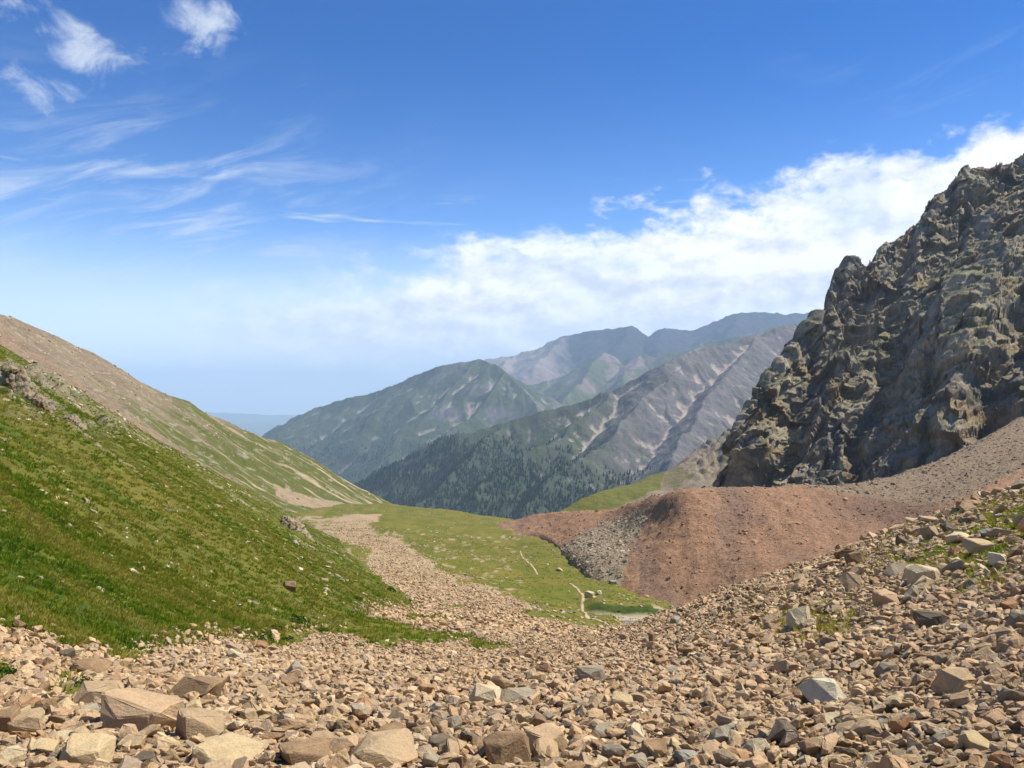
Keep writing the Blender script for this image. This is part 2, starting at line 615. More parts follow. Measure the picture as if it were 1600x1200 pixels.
def make_stone(name, seed, dims=(1, 0.75, 0.5), npts=15, bev=0.035, rough=0.02, boxy=0.5):
    """an angular, chipped stone about 1 m long"""
    r = random.Random(seed)
    bm = bmesh.new()
    for i in range(npts):
        p = Vector((r.gauss(0, 1), r.gauss(0, 1), r.gauss(0, 1))).normalized()
        q = Vector([math.copysign(abs(c) ** (1 - boxy * 0.6), c) for c in p])
        q *= r.uniform(0.82, 1.05)
        bm.verts.new((q.x * dims[0] * 0.5, q.y * dims[1] * 0.5, q.z * dims[2] * 0.5))
    res = bmesh.ops.convex_hull(bm, input=bm.verts)
    bmesh.ops.delete(bm, geom=[v for v in bm.verts if not v.link_faces], context='VERTS')
    bmesh.ops.dissolve_limit(bm, angle_limit=R(11), verts=bm.verts, edges=bm.edges)
    bmesh.ops.bevel(bm, geom=list(bm.edges), offset=bev * r.uniform(0.6, 1.3), segments=1, affect='EDGES', clamp_overlap=True)
    bmesh.ops.triangulate(bm, faces=bm.faces)
    big = [e for e in bm.edges if e.calc_length() > 0.3]
    if big:
        bmesh.ops.subdivide_edges(bm, edges=big, cuts=1)
        bmesh.ops.triangulate(bm, faces=bm.faces)
    for v in bm.verts:
        v.co += Vector((r.uniform(-1, 1), r.uniform(-1, 1), r.uniform(-1, 1))) * rough
    bmesh.ops.recalc_face_normals(bm, faces=bm.faces)
    me = bpy.data.meshes.new(name)
    bm.to_mesh(me)
    bm.free()
    me.polygons.foreach_set('use_smooth', np.zeros(len(me.polygons), bool))
    return me


# ------------------------------------------------------------------ valley ground (scree bowl, tongue, meadow)
# rows: distance -> (photo column, photo row) of the ground there
TAB = [
    (1.6, [(-500, 1960), (800, 2010), (2100, 1960)]),
    (2.6, [(-500, 1500), (800, 1560), (2100, 1480)]),
    (4.0, [(-400, 1270), (0, 1285), (400, 1295), (800, 1300), (1200, 1280), (1600, 1230), (2000, 1170)]),
    (6.0, [(-400, 1135), (0, 1150), (400, 1165), (800, 1175), (1050, 1170), (1300, 1140), (1600, 1070), (2000, 970)]),
    (9.0, [(-400, 1045), (0, 1060), (200, 1075), (400, 1080), (600, 1090), (800, 1095), (1050, 1085), (1300, 1040), (1600, 950), (2000, 820)]),
    (14.0, [(-400, 985), (0, 1004), (200, 1020), (420, 1030), (600, 1040), (800, 1048), (940, 1040), (1050, 1020), (1150, 995), (1300, 950), (1600, 845), (2000, 700)]),
    (20.0, [(-400, 975), (0, 985), (420, 1008), (600, 1018), (800, 1025), (940, 1015), (1050, 985), (1150, 948), (1300, 900), (1450, 845), (1600, 790), (2000, 640)]),
    (27.0, [(-400, 965), (0, 975), (450, 988), (600, 998), (800, 1010), (940, 996), (1050, 957), (1150, 920), (1300, 870), (1450, 812), (1600, 758), (2000, 610)]),
    (34.0, [(-400, 965), (0, 970), (500, 974), (600, 986), (800, 1000), (940, 986), (1050, 955), (1150, 925), (1300, 884), (1450, 838), (1600, 790), (2000, 660)]),
    (46.0, [(-400, 960), (0, 960), (500, 950), (600, 967), (800, 984), (940, 993), (1050, 980), (1150, 962), (1300, 930), (1600, 860), (2000, 760)]),
    (62.0, [(-400, 940), (0, 940), (500, 930), (600, 948), (800, 969), (940, 988), (1050, 990), (1300, 960), (1600, 920), (2000, 860)]),
    (85.0, [(-400, 930), (400, 905), (500, 905), (600, 925), (700, 940), (800, 954), (880, 968), (940, 980), (1050, 985), (1300, 970), (1600, 940), (2000, 900)]),
    (112.0, [(-400, 910), (400, 885), (500, 887), (600, 900), (700, 922), (800, 938), (900, 960), (960, 970), (1100, 975), (1300, 960), (1600, 930), (2000, 880)]),
    (128.0, [(-400, 900), (400, 875), (500, 879), (600, 889), (700, 909), (800, 926), (900, 948), (960, 956), (1100, 962), (1300, 950), (1600, 910), (2000, 860)]),
    (150.0, [(-400, 890), (400, 865), (520, 864), (600, 872), (700, 893), (800, 908), (900, 922), (960, 930), (1040, 945), (1300, 940), (1600, 900), (2000, 850)]),
    (190.0, [(-400, 870), (400, 850), (530, 845), (600, 850), (700, 866), (800, 880), (870, 888), (960, 905), (1300, 910), (1600, 880), (2000, 850)]),
    (260.0, [(-400, 840), (400, 828), (500, 824), (600, 828), (700, 841), (800, 850), (880, 850), (1000, 860), (1300, 870), (2000, 860)]),
    (330.0, [(-400, 825), (400, 813), (500, 810), (600, 811), (700, 820), (800, 828), (900, 838), (1000, 850), (2000, 850)]),
    (400.0, [(-400, 815), (400, 803), (500, 800), (600, 800), (700, 806), (770, 811), (840, 820), (1000, 850), (2000, 850)]),
    (480.0, [(-400, 812), (400, 797), (500, 793), (600, 791), (660, 795), (740, 808), (800, 822), (1000, 860), (2000, 870)]),
    (560.0, [(-400, 815), (400, 795), (500, 790), (580, 790), (640, 798), (720, 830), (800, 850), (1000, 890), (2000, 900)]),
    (760.0, [(-400, 850), (400, 830), (500, 830), (600, 860), (800, 920), (2000, 940)]),
    (1300.0, [(-400, 950), (400, 940), (800, 960), (2000, 980)]),
]
GPX = np.linspace(-460, 2060, 460)
GLD = np.concatenate([np.linspace(math.log(1.6), math.log(40), 190)[:-1], np.linspace(math.log(40), math.log(98), 55)[:-1], np.linspace(math.log(98), math.log(150), 80)[:-1], np.linspace(math.log(150), math.log(600), 80)[:-1], np.linspace(math.log(600), math.log(1300), 12)])
_rows = []
for D, pts in TAB:
    xs = [p[0] for p in pts]
    ys = [p[1] for p in pts]
    h = hermite(xs, np.array(ys)[:, None], np.clip(GPX, xs[0], xs[-1]))[:, 0]
    _rows.append((h - HOR) / F * -D)                       # heights
ZT = hermite(np.log([t[0] for t in TAB]), np.array(_rows), GLD)


def ground_z(X, Y):
    """height of the smooth valley ground"""
    px = 800 + F * X / Y
    fj = np.clip((px - GPX[0]) / (GPX[1] - GPX[0]), 0, len(GPX) - 1.001)
    ld = np.log(np.clip(Y, 1.6, 1299))
    fi = np.interp(ld, GLD, np.arange(len(GLD)))
    fi = np.clip(fi, 0, len(GLD) - 1.001)
    i, j = fi.astype(int), fj.astype(int)
    a, b = fi - i, fj - j
    return (ZT[i, j] * (1 - a) + ZT[i + 1, j] * a) * (1 - b) + (ZT[i, j + 1] * (1 - a) + ZT[i + 1, j + 1] * a) * b


MEADOW = [(470, 806), (560, 806), (585, 818), (600, 832), (650, 862), (690, 888), (745, 912), (800, 932), (850, 944), (838, 958),
          (790, 962), (850, 975), (900, 990), (940, 990), (1060, 955), (1060, 890), (930, 820), (780, 790), (640, 770), (470, 770)]
HILLGRASS = [(-1400, 1010), (-460, 985), (0, 985), (90, 1003), (150, 1013), (215, 1040), (250, 1010), (330, 998), (425, 1011), (500, 985), (590, 1010), (640, 1000),
             (815, 1014), (720, 996), (640, 978), (560, 962), (662, 945), (620, 920), (575, 890), (535, 852), (490, 822), (440, 780), (-460, 200), (-1400, -400)]
GRASSBITS = [[(80, 1050), (170, 1052), (160, 1078), (90, 1082)], [(-40, 1025), (25, 1040), (30, 1062), (-40, 1075)],
             [(545, 850), (590, 862), (580, 872), (552, 866)]]


def grass_masks(px, v, X, Y):
    w1 = fbm2(X / (0.05 * Y + 0.3), Y / (0.12 * Y + 0.5), 4, 3) * 14
    w2 = fbm2(X / (0.05 * Y + 0.3), Y / (0.12 * Y + 0.5), 4, 9) * 9
    a, b = px + w1 * 2.4, v + w2 * 1.7
    return in_poly(a, b, MEADOW) & (Y > 72), in_poly(a, b, HILLGRASS), np.any([in_poly(a, b, q) for q in GRASSBITS], axis=0)


# colours of the place (linear)
TAN = np.array((0.36, 0.265, 0.15))
TAN_D = np.array((0.22, 0.157, 0.088))
GRASS_A = np.array((0.105, 0.112, 0.014))
GRASS_B = np.array((0.160, 0.135, 0.026))
GRASS_C = np.array((0.042, 0.088, 0.010))
RED = np.array((0.30, 0.148, 0.085))
GREY = np.array((0.235, 0.205, 0.165))

PXg, LDg = np.meshgrid(GPX, GLD)
Yg = np.exp(LDg)
Xg = (PXg - 800) / F * Yg
Zg = ZT.copy()
Vg = HOR - F * Zg / Yg
amp = np.clip(Yg * 0.012, 0.05, 1.6)
Zn = Zg + fbm2(Xg / 3.1, Yg / 3.1, 4, 1) * np.clip(Yg * 0.01, 0.06, 0.35) + fbm2(Xg / 23, Yg / 23, 3, 2) * amp
mead, hillg, bits = grass_masks(PXg, Vg, Xg, Yg)
# knobbly meadow, sunk pond basin
bas = sstep(9.5, 12.0, Xg) * sstep(27, 24, Xg) * sstep(106.5, 109.5, Yg) * sstep(121.2, 119.8, Yg)
hump = sstep(10.5, 13.5, Xg) * sstep(28, 22, Xg) * sstep(120.2, 121.6, Yg) * sstep(142, 128, Yg)
Zn = np.where(mead, Zn + ridged2(Xg / 14, Yg / 14, 3, 7) * 0.7, Zn)
Zn = Zn * (1 - bas) + (-32.75 + fbm2(Xg / 4, Yg / 4, 3, 8) * 0.12) * bas + hump * 1.5
G = np.stack([Xg, Yg, Zn], -1)
t1 = fbm2(Xg / 1.7, Yg / 1.7, 4, 20) * 0.5 + 0.5
t2 = fbm2(Xg / 9, Yg / 9, 4, 21) * 0.5 + 0.5
alb = lerp(TAN_D, TAN, np.clip(t1 * 0.9 + 0.1, 0, 1))
alb = alb * (0.8 + 0.4 * t2)[..., None]
far_t = sstep(40, 130, Yg)
alb = alb * (1 - far_t[..., None]) + (lerp((0.25, 0.187, 0.108), (0.37, 0.28, 0.165), t1)) * far_t[..., None]
ga = lerp(GRASS_A, GRASS_B, sstep(0.35, 0.65, t2))
ga = lerp(ga, GRASS_C, sstep(0.55, 0.8, t1) * 0.6)
patchy = (fbm2(Xg / 7.5, Yg / 16, 4, 25) * 0.5 + 0.5 + 0.07 * sstep(60, 220, Yg) > 0.64) & (Yg > 42) & (PXg < 960)
bits = bits | patchy
gm = (mead | hillg | bits)
edge_soft = (t1 > 0.60) & (Yg > 30) & mead & (fbm2(Xg / 4, Yg / 5, 3, 26) > 0.05) & (PXg < 820) & (Vg > 830)
gm = gm & ~edge_soft
alb = np.where(gm[..., None], ga, alb)
bare = in_poly(PXg + t1 * 20, Vg + t2 * 4, [(525, 815), (560, 806), (605, 806), (600, 822), (550, 822)])
alb = np.where(bare[..., None], np.array((0.33, 0.24, 0.14)), alb)
pond_m = sstep(0.35, 0.75, bas)
alb = lerp(alb, np.array((0.05, 0.075, 0.014)), sstep(0.02, 0.25, hump) * sstep(123.5, 122, Yg))  # green bank facing the pond, its shade painted into the turf colour
alb = alb * (1 - pond_m[..., None]) + np.array((0.36, 0.30, 0.20)) * pond_m[..., None]
M_ground = ground_material('valley_ground', 2.2, 0.8, 0.12, vary=0.34)
put('valley_ground', grid_mesh('valley_ground', G, alb), label='tan stony valley floor turning into green meadow beyond the scree', kind='structure', mat=M_ground)


def near_z(X, Y):
    """ground round the viewpoint, beyond the valley sheet's own edges"""
    Yc = np.maximum(Y, 1.62)
    lo, hi = (GPX[0] + 4 - 800) / F * Yc, (GPX[-1] - 4 - 800) / F * Yc
    Xe = np.clip(X, lo, hi)
    z = ground_z(Xe, Yc) + np.maximum(X - Xe, 0) * 0.26 + np.maximum(Xe - X, 0) * (0.12 + 0.45 * sstep(6, 12, Y))
    return z + fbm2(X / 3.1, Yc / 3.1, 4, 1) * np.clip(Yc * 0.01, 0.06, 0.35) + np.minimum(Y - 1.62, 0) * -0.12


XA, YA = np.meshgrid(np.linspace(-34, 34, 230), np.linspace(-9, 34, 150))
ZA = near_z(XA, YA)
AP = np.stack([XA, YA, ZA - 0.015], -1)
apx_ = 800 + F * XA / np.maximum(YA, 0.2)
out_a = (YA < 1.75) | (apx_ < GPX[0] + 30) | (apx_ > GPX[-1] - 30)
ta = fbm2(XA / 1.7, YA / 1.7, 4, 20) * 0.5 + 0.5
ga_ = (XA < -9.5) & (YA > 7) & (fbm2(XA / 3, YA / 3, 3, 27) > -0.4)
aalb = np.where(ga_[..., None], lerp(GRASS_A, GRASS_B, ta), lerp(TAN_D, TAN, ta))
put('scree_slope', grid_mesh('scree_slope', AP, aalb, out_a), label='tan stony ground around the viewpoint', kind='structure', mat=M_ground)

# ------------------------------------------------------------------ green hillside on the left
HY = [4, 8, 13, 22, 40, 60, 90, 130, 190, 260, 340]
HX = [-6.4, -6.8, -7.4, -7.6, -6.8, -7.4, -13, -24, -41, -60, -84]


def crest_cut(X, Y, crest, slope, w):
    """how far the ground drops away behind a crest line given in plan"""
    c = np.array(crest, float)
    d = c[-1] - c[0]
    d /= np.linalg.norm(d)
    nrm = np.array((-d[1], d[0])) if (-d[1] * -1 + d[0]) > 0 else np.array((d[1], -d[0]))
    if nrm[1] < 0:
        nrm = -nrm
    al = X * d[0] + Y * d[1]
    ca, cn = c @ d, c @ nrm
    o = np.argsort(ca)
    off = np.interp(al, ca[o], cn[o])
    return slope * softplus(X * nrm[0] + Y * nrm[1] - off, w)


B_PX = np.linspace(-1000, 720, 410)
B_LD = np.linspace(math.log(5.0), math.log(300), 400)
PXb, LDb = np.meshgrid(B_PX, B_LD)
Yb = np.exp(LDb)
Xb = (PXb - 800) / F * Yb


def hill_z(X, Y):
    xf = np.interp(np.log(Y), np.log(HY), HX)
    zf = ground_z(xf, Y)
    w = 1.6 + 0.02 * Y
    z = zf + 0.613 * softplus(xf - X, w) - 0.3 * w * 0.6 - 0.45 * np.maximum(X - xf, 0)
    cr = [(-300, -10), (-170, 110), (-108, 170), (-85, 196), (-58, 231), (-35, 265), (10, 330)]
    return z - crest_cut(X, Y, cr, 1.15, 7.0), xf


Zb, XFb = hill_z(Xb, Yb)
up = np.clip((XFb - Xb) / 12.0, 0, 1)
# steps and tussocks running along the fall line, a few rocky ribs near the top
al = Xb * 0.80 - Yb * 0.30
ac = Xb * 0.35 + Yb * 0.93
Zb = Zb + up * (fbm2(al / 30, ac / 9, 4, 30) * 1.3 + fbm2(al / 5.5, ac / 2.6, 3, 31) * 0.34) + fbm2(Xb / 1.1, Yb / 1.6, 2, 32) * np.clip(0.004 * Yb, 0.05, 0.3)
Vb = HOR - F * Zb / Yb
mb, hb, bb = grass_masks(PXb, Vb, Xb, Yb)
s1 = fbm2(al / 16, ac / 4.2, 4, 33) * 0.5 + 0.5
s2 = fbm2(al / 4, ac / 1.3, 4, 34) * 0.5 + 0.5
s3 = fbm2(Xb / 32, Yb / 32, 3, 35) * 0.5 + 0.5
gb = lerp(GRASS_A, GRASS_B, sstep(0.38, 0.66, s3 * 0.5 + s1 * 0.5) * 0.7)
gb = lerp(gb, GRASS_C, sstep(0.50, 0.72, s1) * 0.85)
gb = gb * (0.74 + 0.52 * s2)[..., None]
rockp = sstep(0.66, 0.74, fbm2(al / 10, ac / 3.2, 4, 36) * 0.5 + 0.5 + 0.10 * sstep(40, 160, Yb))
gb = lerp(gb, np.array((0.30, 0.25, 0.16)), rockp * 0.8)
outc = np.exp(-(((PXb - 70) / 75) ** 2 + ((Vb - 615) / 42) ** 2) ** 2)
outc = np.maximum(outc, 0.8 * np.exp(-(((PXb - 150) / 60) ** 2 + ((Vb - 660) / 25) ** 2)))
rk = sstep(0.42, 0.62, fbm2(al / 6, ac / 2.0, 4, 37) * 0.5 + 0.5) * outc
gb = lerp(gb, np.array((0.24, 0.20, 0.14)), rk)
Zb = Zb + rk * np.abs(fbm2(al / 5, ac / 1.6, 3, 38)) * 3.0
gb = np.where((hb | (Yb > 100))[..., None], gb, lerp(TAN_D, TAN, s2))
B = np.stack([Xb, Yb, Zb], -1)
keepb = (Zb > ground_z(Xb, Yb) - 0.8 - 0.004 * Yb) & (Xb < XFb + 6)
M_grass = ground_material('hillside_turf', 2.2, 0.9, 0.25, vary=0.42)
put('green_hillside', grid_mesh('green_hillside', B, gb, keepb), label='steep grassy green hillside sloping down from upper left', kind='structure', mat=M_grass)

# ------------------------------------------------------------------ brown ridge behind the hillside
PXr, Yr = np.meshgrid(np.linspace(-260, 780, 330), np.linspace(340, 1050, 330))
Xr = (PXr - 800) / F * Yr
RC = [(-620, 120), (-311, 488), (-256, 570), (-198, 690), (-150, 715), (-115, 738), (-60, 790), (40, 880)]
Zr = -64 - 0.6 * (Xr + 107) - 0.12 * (Yr - 450)
ral = Xr * 0.86 + Yr * 0.12
rac = Xr * 0.1 + Yr * 0.99
Zr = Zr + fbm2(ral / 130, rac / 60, 4, 40) * 7 + ridged2(ral / 50, rac / 16, 4, 41) * 2.0
Zr = Zr - crest_cut(Xr, Yr, RC, 1.0, 9.0) + fbm2(Xr / 28, Yr / 28, 4, 42) * 3.0
floor_ = ground_z(Xr, np.minimum(Yr, 1290))
Zr = np.where(Zr < floor_ - 6, Zr, np.logaddexp(0.0, (Zr - floor_) / 4) * 4 + floor_ - 2.0)
Vr = HOR - F * Zr / Yr
hgt = np.clip((Zr + 75) / 120.0, 0, 1)
r1 = fbm2(ral / 90, rac / 15, 5, 43) * 0.5 + 0.5
r2 = fbm2(ral / 26, rac / 10, 4, 44) * 0.5 + 0.5
gr = lerp((0.072, 0.090, 0.016), (0.120, 0.115, 0.030), r2)
br = lerp((0.150, 0.115, 0.072), (0.26, 0.205, 0.132), r2)
mixb = sstep(0.36, 0.66, hgt + (r1 - 0.5) * 0.9)
rcol = lerp(gr, br, mixb)
tal = sstep(0.60, 0.66, fbm2(ral / 160, rac / 9, 4, 45) * 0.5 + 0.5) * sstep(0.75, 0.2, hgt)
rcol = lerp(rcol, np.array((0.40, 0.30, 0.20)), tal * 0.9)
specks = sstep(0.62, 0.7, fbm2(Xr / 7, Yr / 7, 3, 46) * 0.5 + 0.5)
rcol = lerp(rcol, np.array((0.34, 0.31, 0.22)), specks * 0.6)
tongues = in_poly(PXr + r1 * 24, Vr + r2 * 6, [(440, 760), (500, 780), (565, 792), (520, 800), (470, 792), (445, 778)])
rcol = np.where(tongues[..., None], np.array((0.29, 0.215, 0.135)), rcol)
scree_r = in_poly(PXr + r1 * 30, Vr + r2 * 8, [(-260, 480), (20, 510), (140, 600), (230, 665), (330, 725), (400, 765), (330, 745), (240, 705), (100, 640), (-260, 560)])
rcol = np.where(scree_r[..., None], lerp((0.185, 0.132, 0.085), (0.265, 0.19, 0.122), r2), rcol)
RG = np.stack([Xr, Yr, Zr], -1)
M_ridge = ground_material('ridge_slope', 0.35, 0.9, 1.2, vary=0.36)
put('brown_ridge', grid_mesh('brown_ridge', RG, rcol, Zr > floor_ - 12), label='long brown and green ridge behind the grassy hillside', kind='structure', mat=M_ridge)


# ------------------------------------------------------------------ lofted landforms
def loft(rows, nu, nv):
    """rows: list of lists of (column, row, distance); smooth sheet through them"""
    L = []
    for r in rows:
        p = np.array([at(*q) for q in r])
        xs = np.array([q[0] for q in r], float)
        xs = (xs - xs[0]) / (xs[-1] - xs[0])
        L.append(hermite(xs, p, np.linspace(0, 1, nu)))
    L = np.array(L)
    k = np.concatenate([[0], np.cumsum([np.median(np.linalg.norm(L[i + 1] - L[i], axis=1)) for i in range(len(L) - 1)])])
    return hermite(k / k[-1], L, np.linspace(0, 1, nv))


# red moraine
cols = [740, 800, 840, 870, 900, 960, 1010, 1050, 1150, 1250, 1330, 1420, 1520, 1620, 1760]
toe = [(850, 300), (848, 290), (846, 284), (864, 242), (900, 184), (920, 162), (938, 153), (950, 148), (960, 138), (960, 128), (950, 120), (930, 112), (900, 112), (880, 120), (860, 130)]
md1 = [(842, 305), (834, 312), (826, 304), (840, 268), (858, 212), (872, 176), (868, 170), (868, 166), (872, 158), (870, 152), (845, 156), (815, 165), (770, 185), (735, 205), (690, 220)]
crs = [(830, 355), (812, 345), (803, 335), (801, 322), (799, 302), (796, 264), (779, 220), (769, 194), (766, 190), (760, 190), (760, 200), (742, 225), (700, 270), (640, 345), (560, 380)]
bk1 = [(850, 400), (840, 390), (830, 385), (828, 370), (826, 345), (822, 305), (815, 265), (805, 240), (800, 235), (790, 235), (775, 245), (745, 270), (700, 330), (650, 390), (570, 430)]
bk2 = [(880, 450), (880, 450), (880, 450), (880, 440), (880, 420), (870, 400), (860, 360), (850, 340), (830, 330), (810, 330), (780, 330), (750, 350), (720, 400), (670, 450), (590, 470)]
mid = lambda a, b, t: [tuple(x * (1 - t) + y * t for x, y in zip(p, q)) for p, q in zip(a, b)]
under = [(v + 60, d - 14) for v, d in toe]
mrows = [under, toe, md1, mid(md1, crs, 0.55), crs, bk1, bk2]
MO = loft([[(c, v, d) for c, (v, d) in zip(cols, r)] for r in mrows], 420, 190)
for c_ in range(3):
    MO[..., c_] = blur(MO[..., c_], 9)
mx_, my_ = MO[..., 0], MO[..., 1]
ug_ = np.repeat(np.linspace(0, 1, MO.shape[1])[None], MO.shape[0], 0)
MO[..., 2] += fbm2(mx_ / 16, my_ / 16, 4, 50) * 1.1 + fbm2(mx_ / 3, my_ / 3, 3, 51) * 0.6 + ridged2(ug_ * 13 + fbm2(mx_ / 20, my_ / 20, 2, 57) * 1.2, my_ / 90, 3, 55) * 0.32
mpx, mv = proj(MO)
k1 = fbm2(mx_ / 12, my_ / 30, 4, 52) * 0.5 + 0.5
k2 = fbm2(mx_ / 3, my_ / 4, 4, 53) * 0.5 + 0.5
mcol = lerp((0.255, 0.142, 0.080), (0.36, 0.215, 0.122), k2)
mcol = lerp(mcol, np.array((0.21, 0.135, 0.092)), sstep(0.5, 0.75, k1) * 0.7)
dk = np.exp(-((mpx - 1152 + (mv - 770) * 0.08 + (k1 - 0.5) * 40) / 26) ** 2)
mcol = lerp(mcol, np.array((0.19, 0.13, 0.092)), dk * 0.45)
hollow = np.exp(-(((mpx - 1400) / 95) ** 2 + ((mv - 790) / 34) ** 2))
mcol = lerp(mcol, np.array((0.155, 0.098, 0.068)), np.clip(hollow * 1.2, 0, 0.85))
greyz = in_poly(mpx + (k1 - 0.5) * 70, mv + (k2 - 0.5) * 30, [(850, 870), (900, 842), (945, 822), (990, 796), (1020, 800), (1000, 850), (975, 890), (962, 925), (850, 925)])
mcol = np.where(greyz[..., None], lerp((0.23, 0.17, 0.108), (0.35, 0.275, 0.18), k2), mcol)
rubble = in_poly(mpx + (k1 - 0.5) * 50, mv + (k2 - 0.5) * 16, [(1270, 762), (1330, 772), (1440, 790), (1520, 770), (1570, 745), (1800, 640), (1800, 500), (1270, 690)])
mcol = np.where(rubble[..., None], lerp((0.175, 0.125, 0.078), (0.27, 0.20, 0.126), k2), mcol)
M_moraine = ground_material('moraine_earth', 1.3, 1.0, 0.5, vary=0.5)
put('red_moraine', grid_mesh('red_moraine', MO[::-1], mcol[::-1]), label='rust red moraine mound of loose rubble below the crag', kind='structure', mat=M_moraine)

# spur behind the moraine
fc = [840, 885, 930, 1000, 1040, 1080, 1120, 1160, 1210, 1270]
fcr = [(815, 600), (797, 620), (772, 640), (753, 680), (737, 720), (712, 760), (690, 790), (668, 810), (640, 830), (600, 850)]
fft = [(850, 480), (850, 470), (850, 450), (845, 440), (840, 430), (830, 430), (820, 430), (810, 440), (800, 450), (790, 460)]
fmd = [(825, 570), (815, 580), (800, 590), (790, 590), (782, 590), (765, 600), (750, 610), (735, 620), (710, 640), (680, 660)]
fb1 = [(860, 680), (850, 720), (830, 760), (800, 800), (780, 850), (750, 900), (730, 920), (700, 940), (680, 950), (640, 960)]
FS = loft([[(c, v, d) for c, (v, d) in zip(fc, r)] for r in (fft, mid(fft, fmd, 0.5), fmd, fcr, fb1)], 230, 170)
fx, fy = FS[..., 0], FS[..., 1]
fpx, fv = proj(FS)
rocky = sstep(1050, 1110, fpx)
FS[..., 2] += fbm2(fx / 40, fy / 40, 4, 60) * 4 + rocky * np.abs(fbm2(fx / 16, fy / 22, 4, 61)) * 15 * sstep(790, 700, fv)
q1 = fbm2(fx / 25, fy / 60, 4, 62) * 0.5 + 0.5
q2 = fbm2(fx / 9, fy / 9, 4, 63) * 0.5 + 0.5
fcol = lerp((0.19, 0.15, 0.105), (0.29, 0.235, 0.165), q2)
fcol = lerp(fcol, np.array((0.145, 0.125, 0.052)), sstep(0.48, 0.62, q1) * 0.8)
gh = in_poly(fpx + (q1 - 0.5) * 30, fv + (q2 - 0.5) * 10, [(800, 830), (870, 790), (1000, 740), (1050, 725), (1030, 762), (985, 785), (960, 800), (940, 830)])
fcol = np.where(gh[..., None], lerp((0.105, 0.115, 0.022), (0.150, 0.140, 0.034), q2), fcol)
fcol = lerp(fcol, np.array((0.17, 0.15, 0.12)), rocky * sstep(740, 700, fv) * 0.8)
put('grassy_spur', grid_mesh('grassy_spur', FS[::-1], fcol[::-1]), label='low grassy and stony spur between moraine and far mountains', kind='structure', mat=M_ridge)

# ------------------------------------------------------------------ the dark crag on the right
ccr = [(1128, 770, 430), (1150, 722, 442), (1172, 660, 456), (1200, 606, 470), (1238, 556, 486), (1284, 505, 504), (1302, 462, 518), (1318, 428, 528), (1338, 414, 534), (1356, 426, 540),
       (1386, 396, 550), (1410, 378, 560), (1428, 348, 570), (1452, 318, 580), (1486, 296, 592), (1504, 272, 600), (1528, 268, 606), (1550, 276, 612), (1575, 262, 620), (1604, 238, 630), (1680, 190, 648), (1790, 120, 670)]
ck = list(np.linspace(0, 1, len(ccr)))
_cbk = [(1118, 784, 424), (1160, 778, 408), (1210, 776, 398), (1262, 773, 388), (1310, 768, 378), (1360, 755, 370), (1420, 732, 362), (1480, 705, 356), (1550, 672, 350), (1630, 632, 345), (1790, 560, 340)]
cba = [tuple(q) for q in hermite(np.linspace(0, 1, len(_cbk)), np.array(_cbk, float), np.linspace(0, 1, len(ccr)))]


def crag_row(t, bulge):
    out = []
    for a, b in zip(ccr, cba):
        pa, pb = at(*a), at(*b)
        p = pa * (1 - t) + pb * t
        p = p + np.array((-0.55, -0.83, 0.0)) * bulge * np.linalg.norm(pa - pb) * 0.5
        out.append(p)
    return np.array(out)


CR = np.array([crag_row(1.22, -0.02), crag_row(1.0, 0.0), crag_row(0.8, 0.03), crag_row(0.58, 0.04), crag_row(0.36, 0.06), crag_row(0.16, 0.06), crag_row(0.0, 0.0)])
bkr = CR[-1] + np.array((30, 45, -14.0))
bkr2 = CR[-1] * np.array((1, 1, 0.0)) + np.array((90, 140, -60.0))
CR = np.concatenate([CR, bkr[None], bkr2[None]])
NU, NV = 590, 460
CU = np.array([hermite(ck, r, np.linspace(0, 1, NU)) for r in CR])
vk = np.array([0, 0.12, 0.27, 0.43, 0.59, 0.74, 0.86, 0.92, 1.0])
C0 = hermite(vk, CU, np.linspace(0, 1, NV))
Nc = grid_normals(C0)
Nc = np.where(((Nc * np.array((-0.5, -0.8, 0.3))).sum(-1) < 0)[..., None], -Nc, Nc)
Pf = C0.reshape(-1, 3)
ua = Pf @ np.array((0.83, -0.55, 0.0))                      # along the wall
ub = Pf[:, 2]
lean = ua - 0.28 * ub                                     # ribs lean with the strata
wv = perlin3(Pf[:, 0] / 45, Pf[:, 1] / 45, Pf[:, 2] / 45) * 12
tg0 = np.repeat(np.linspace(0, 1, NV)[:, None], NU, 1).ravel()
uc = Pf @ np.array((0.55, 0.83, 0.0))
sk = np.stack([lean + wv * 0.1, uc, ub * 0.34 + 0.10 * ua], 1)
fc0 = facets(sk, 24, 3, 1.0)
fc1, cn1 = facets(sk, 9.5, 1, 1.15, True)
fc2, cn2 = facets(sk, 4.6, 9, 1.15, True)
fc3 = facets(sk, 2.3, 17, 1.0)


def ribs(l, h, a, b, c):
    q1 = 2.2 * np.abs(perlin2(l / 58, h / 320, 70)) - 0.6
    q2 = 2.2 * np.abs(perlin2(l / 25, h / 140, 71)) - 0.6
    q3 = 1 - 2 * np.abs(perlin2(l / 9, h / 70, 72))
    return q1 * a + q2 * b, q3 * c


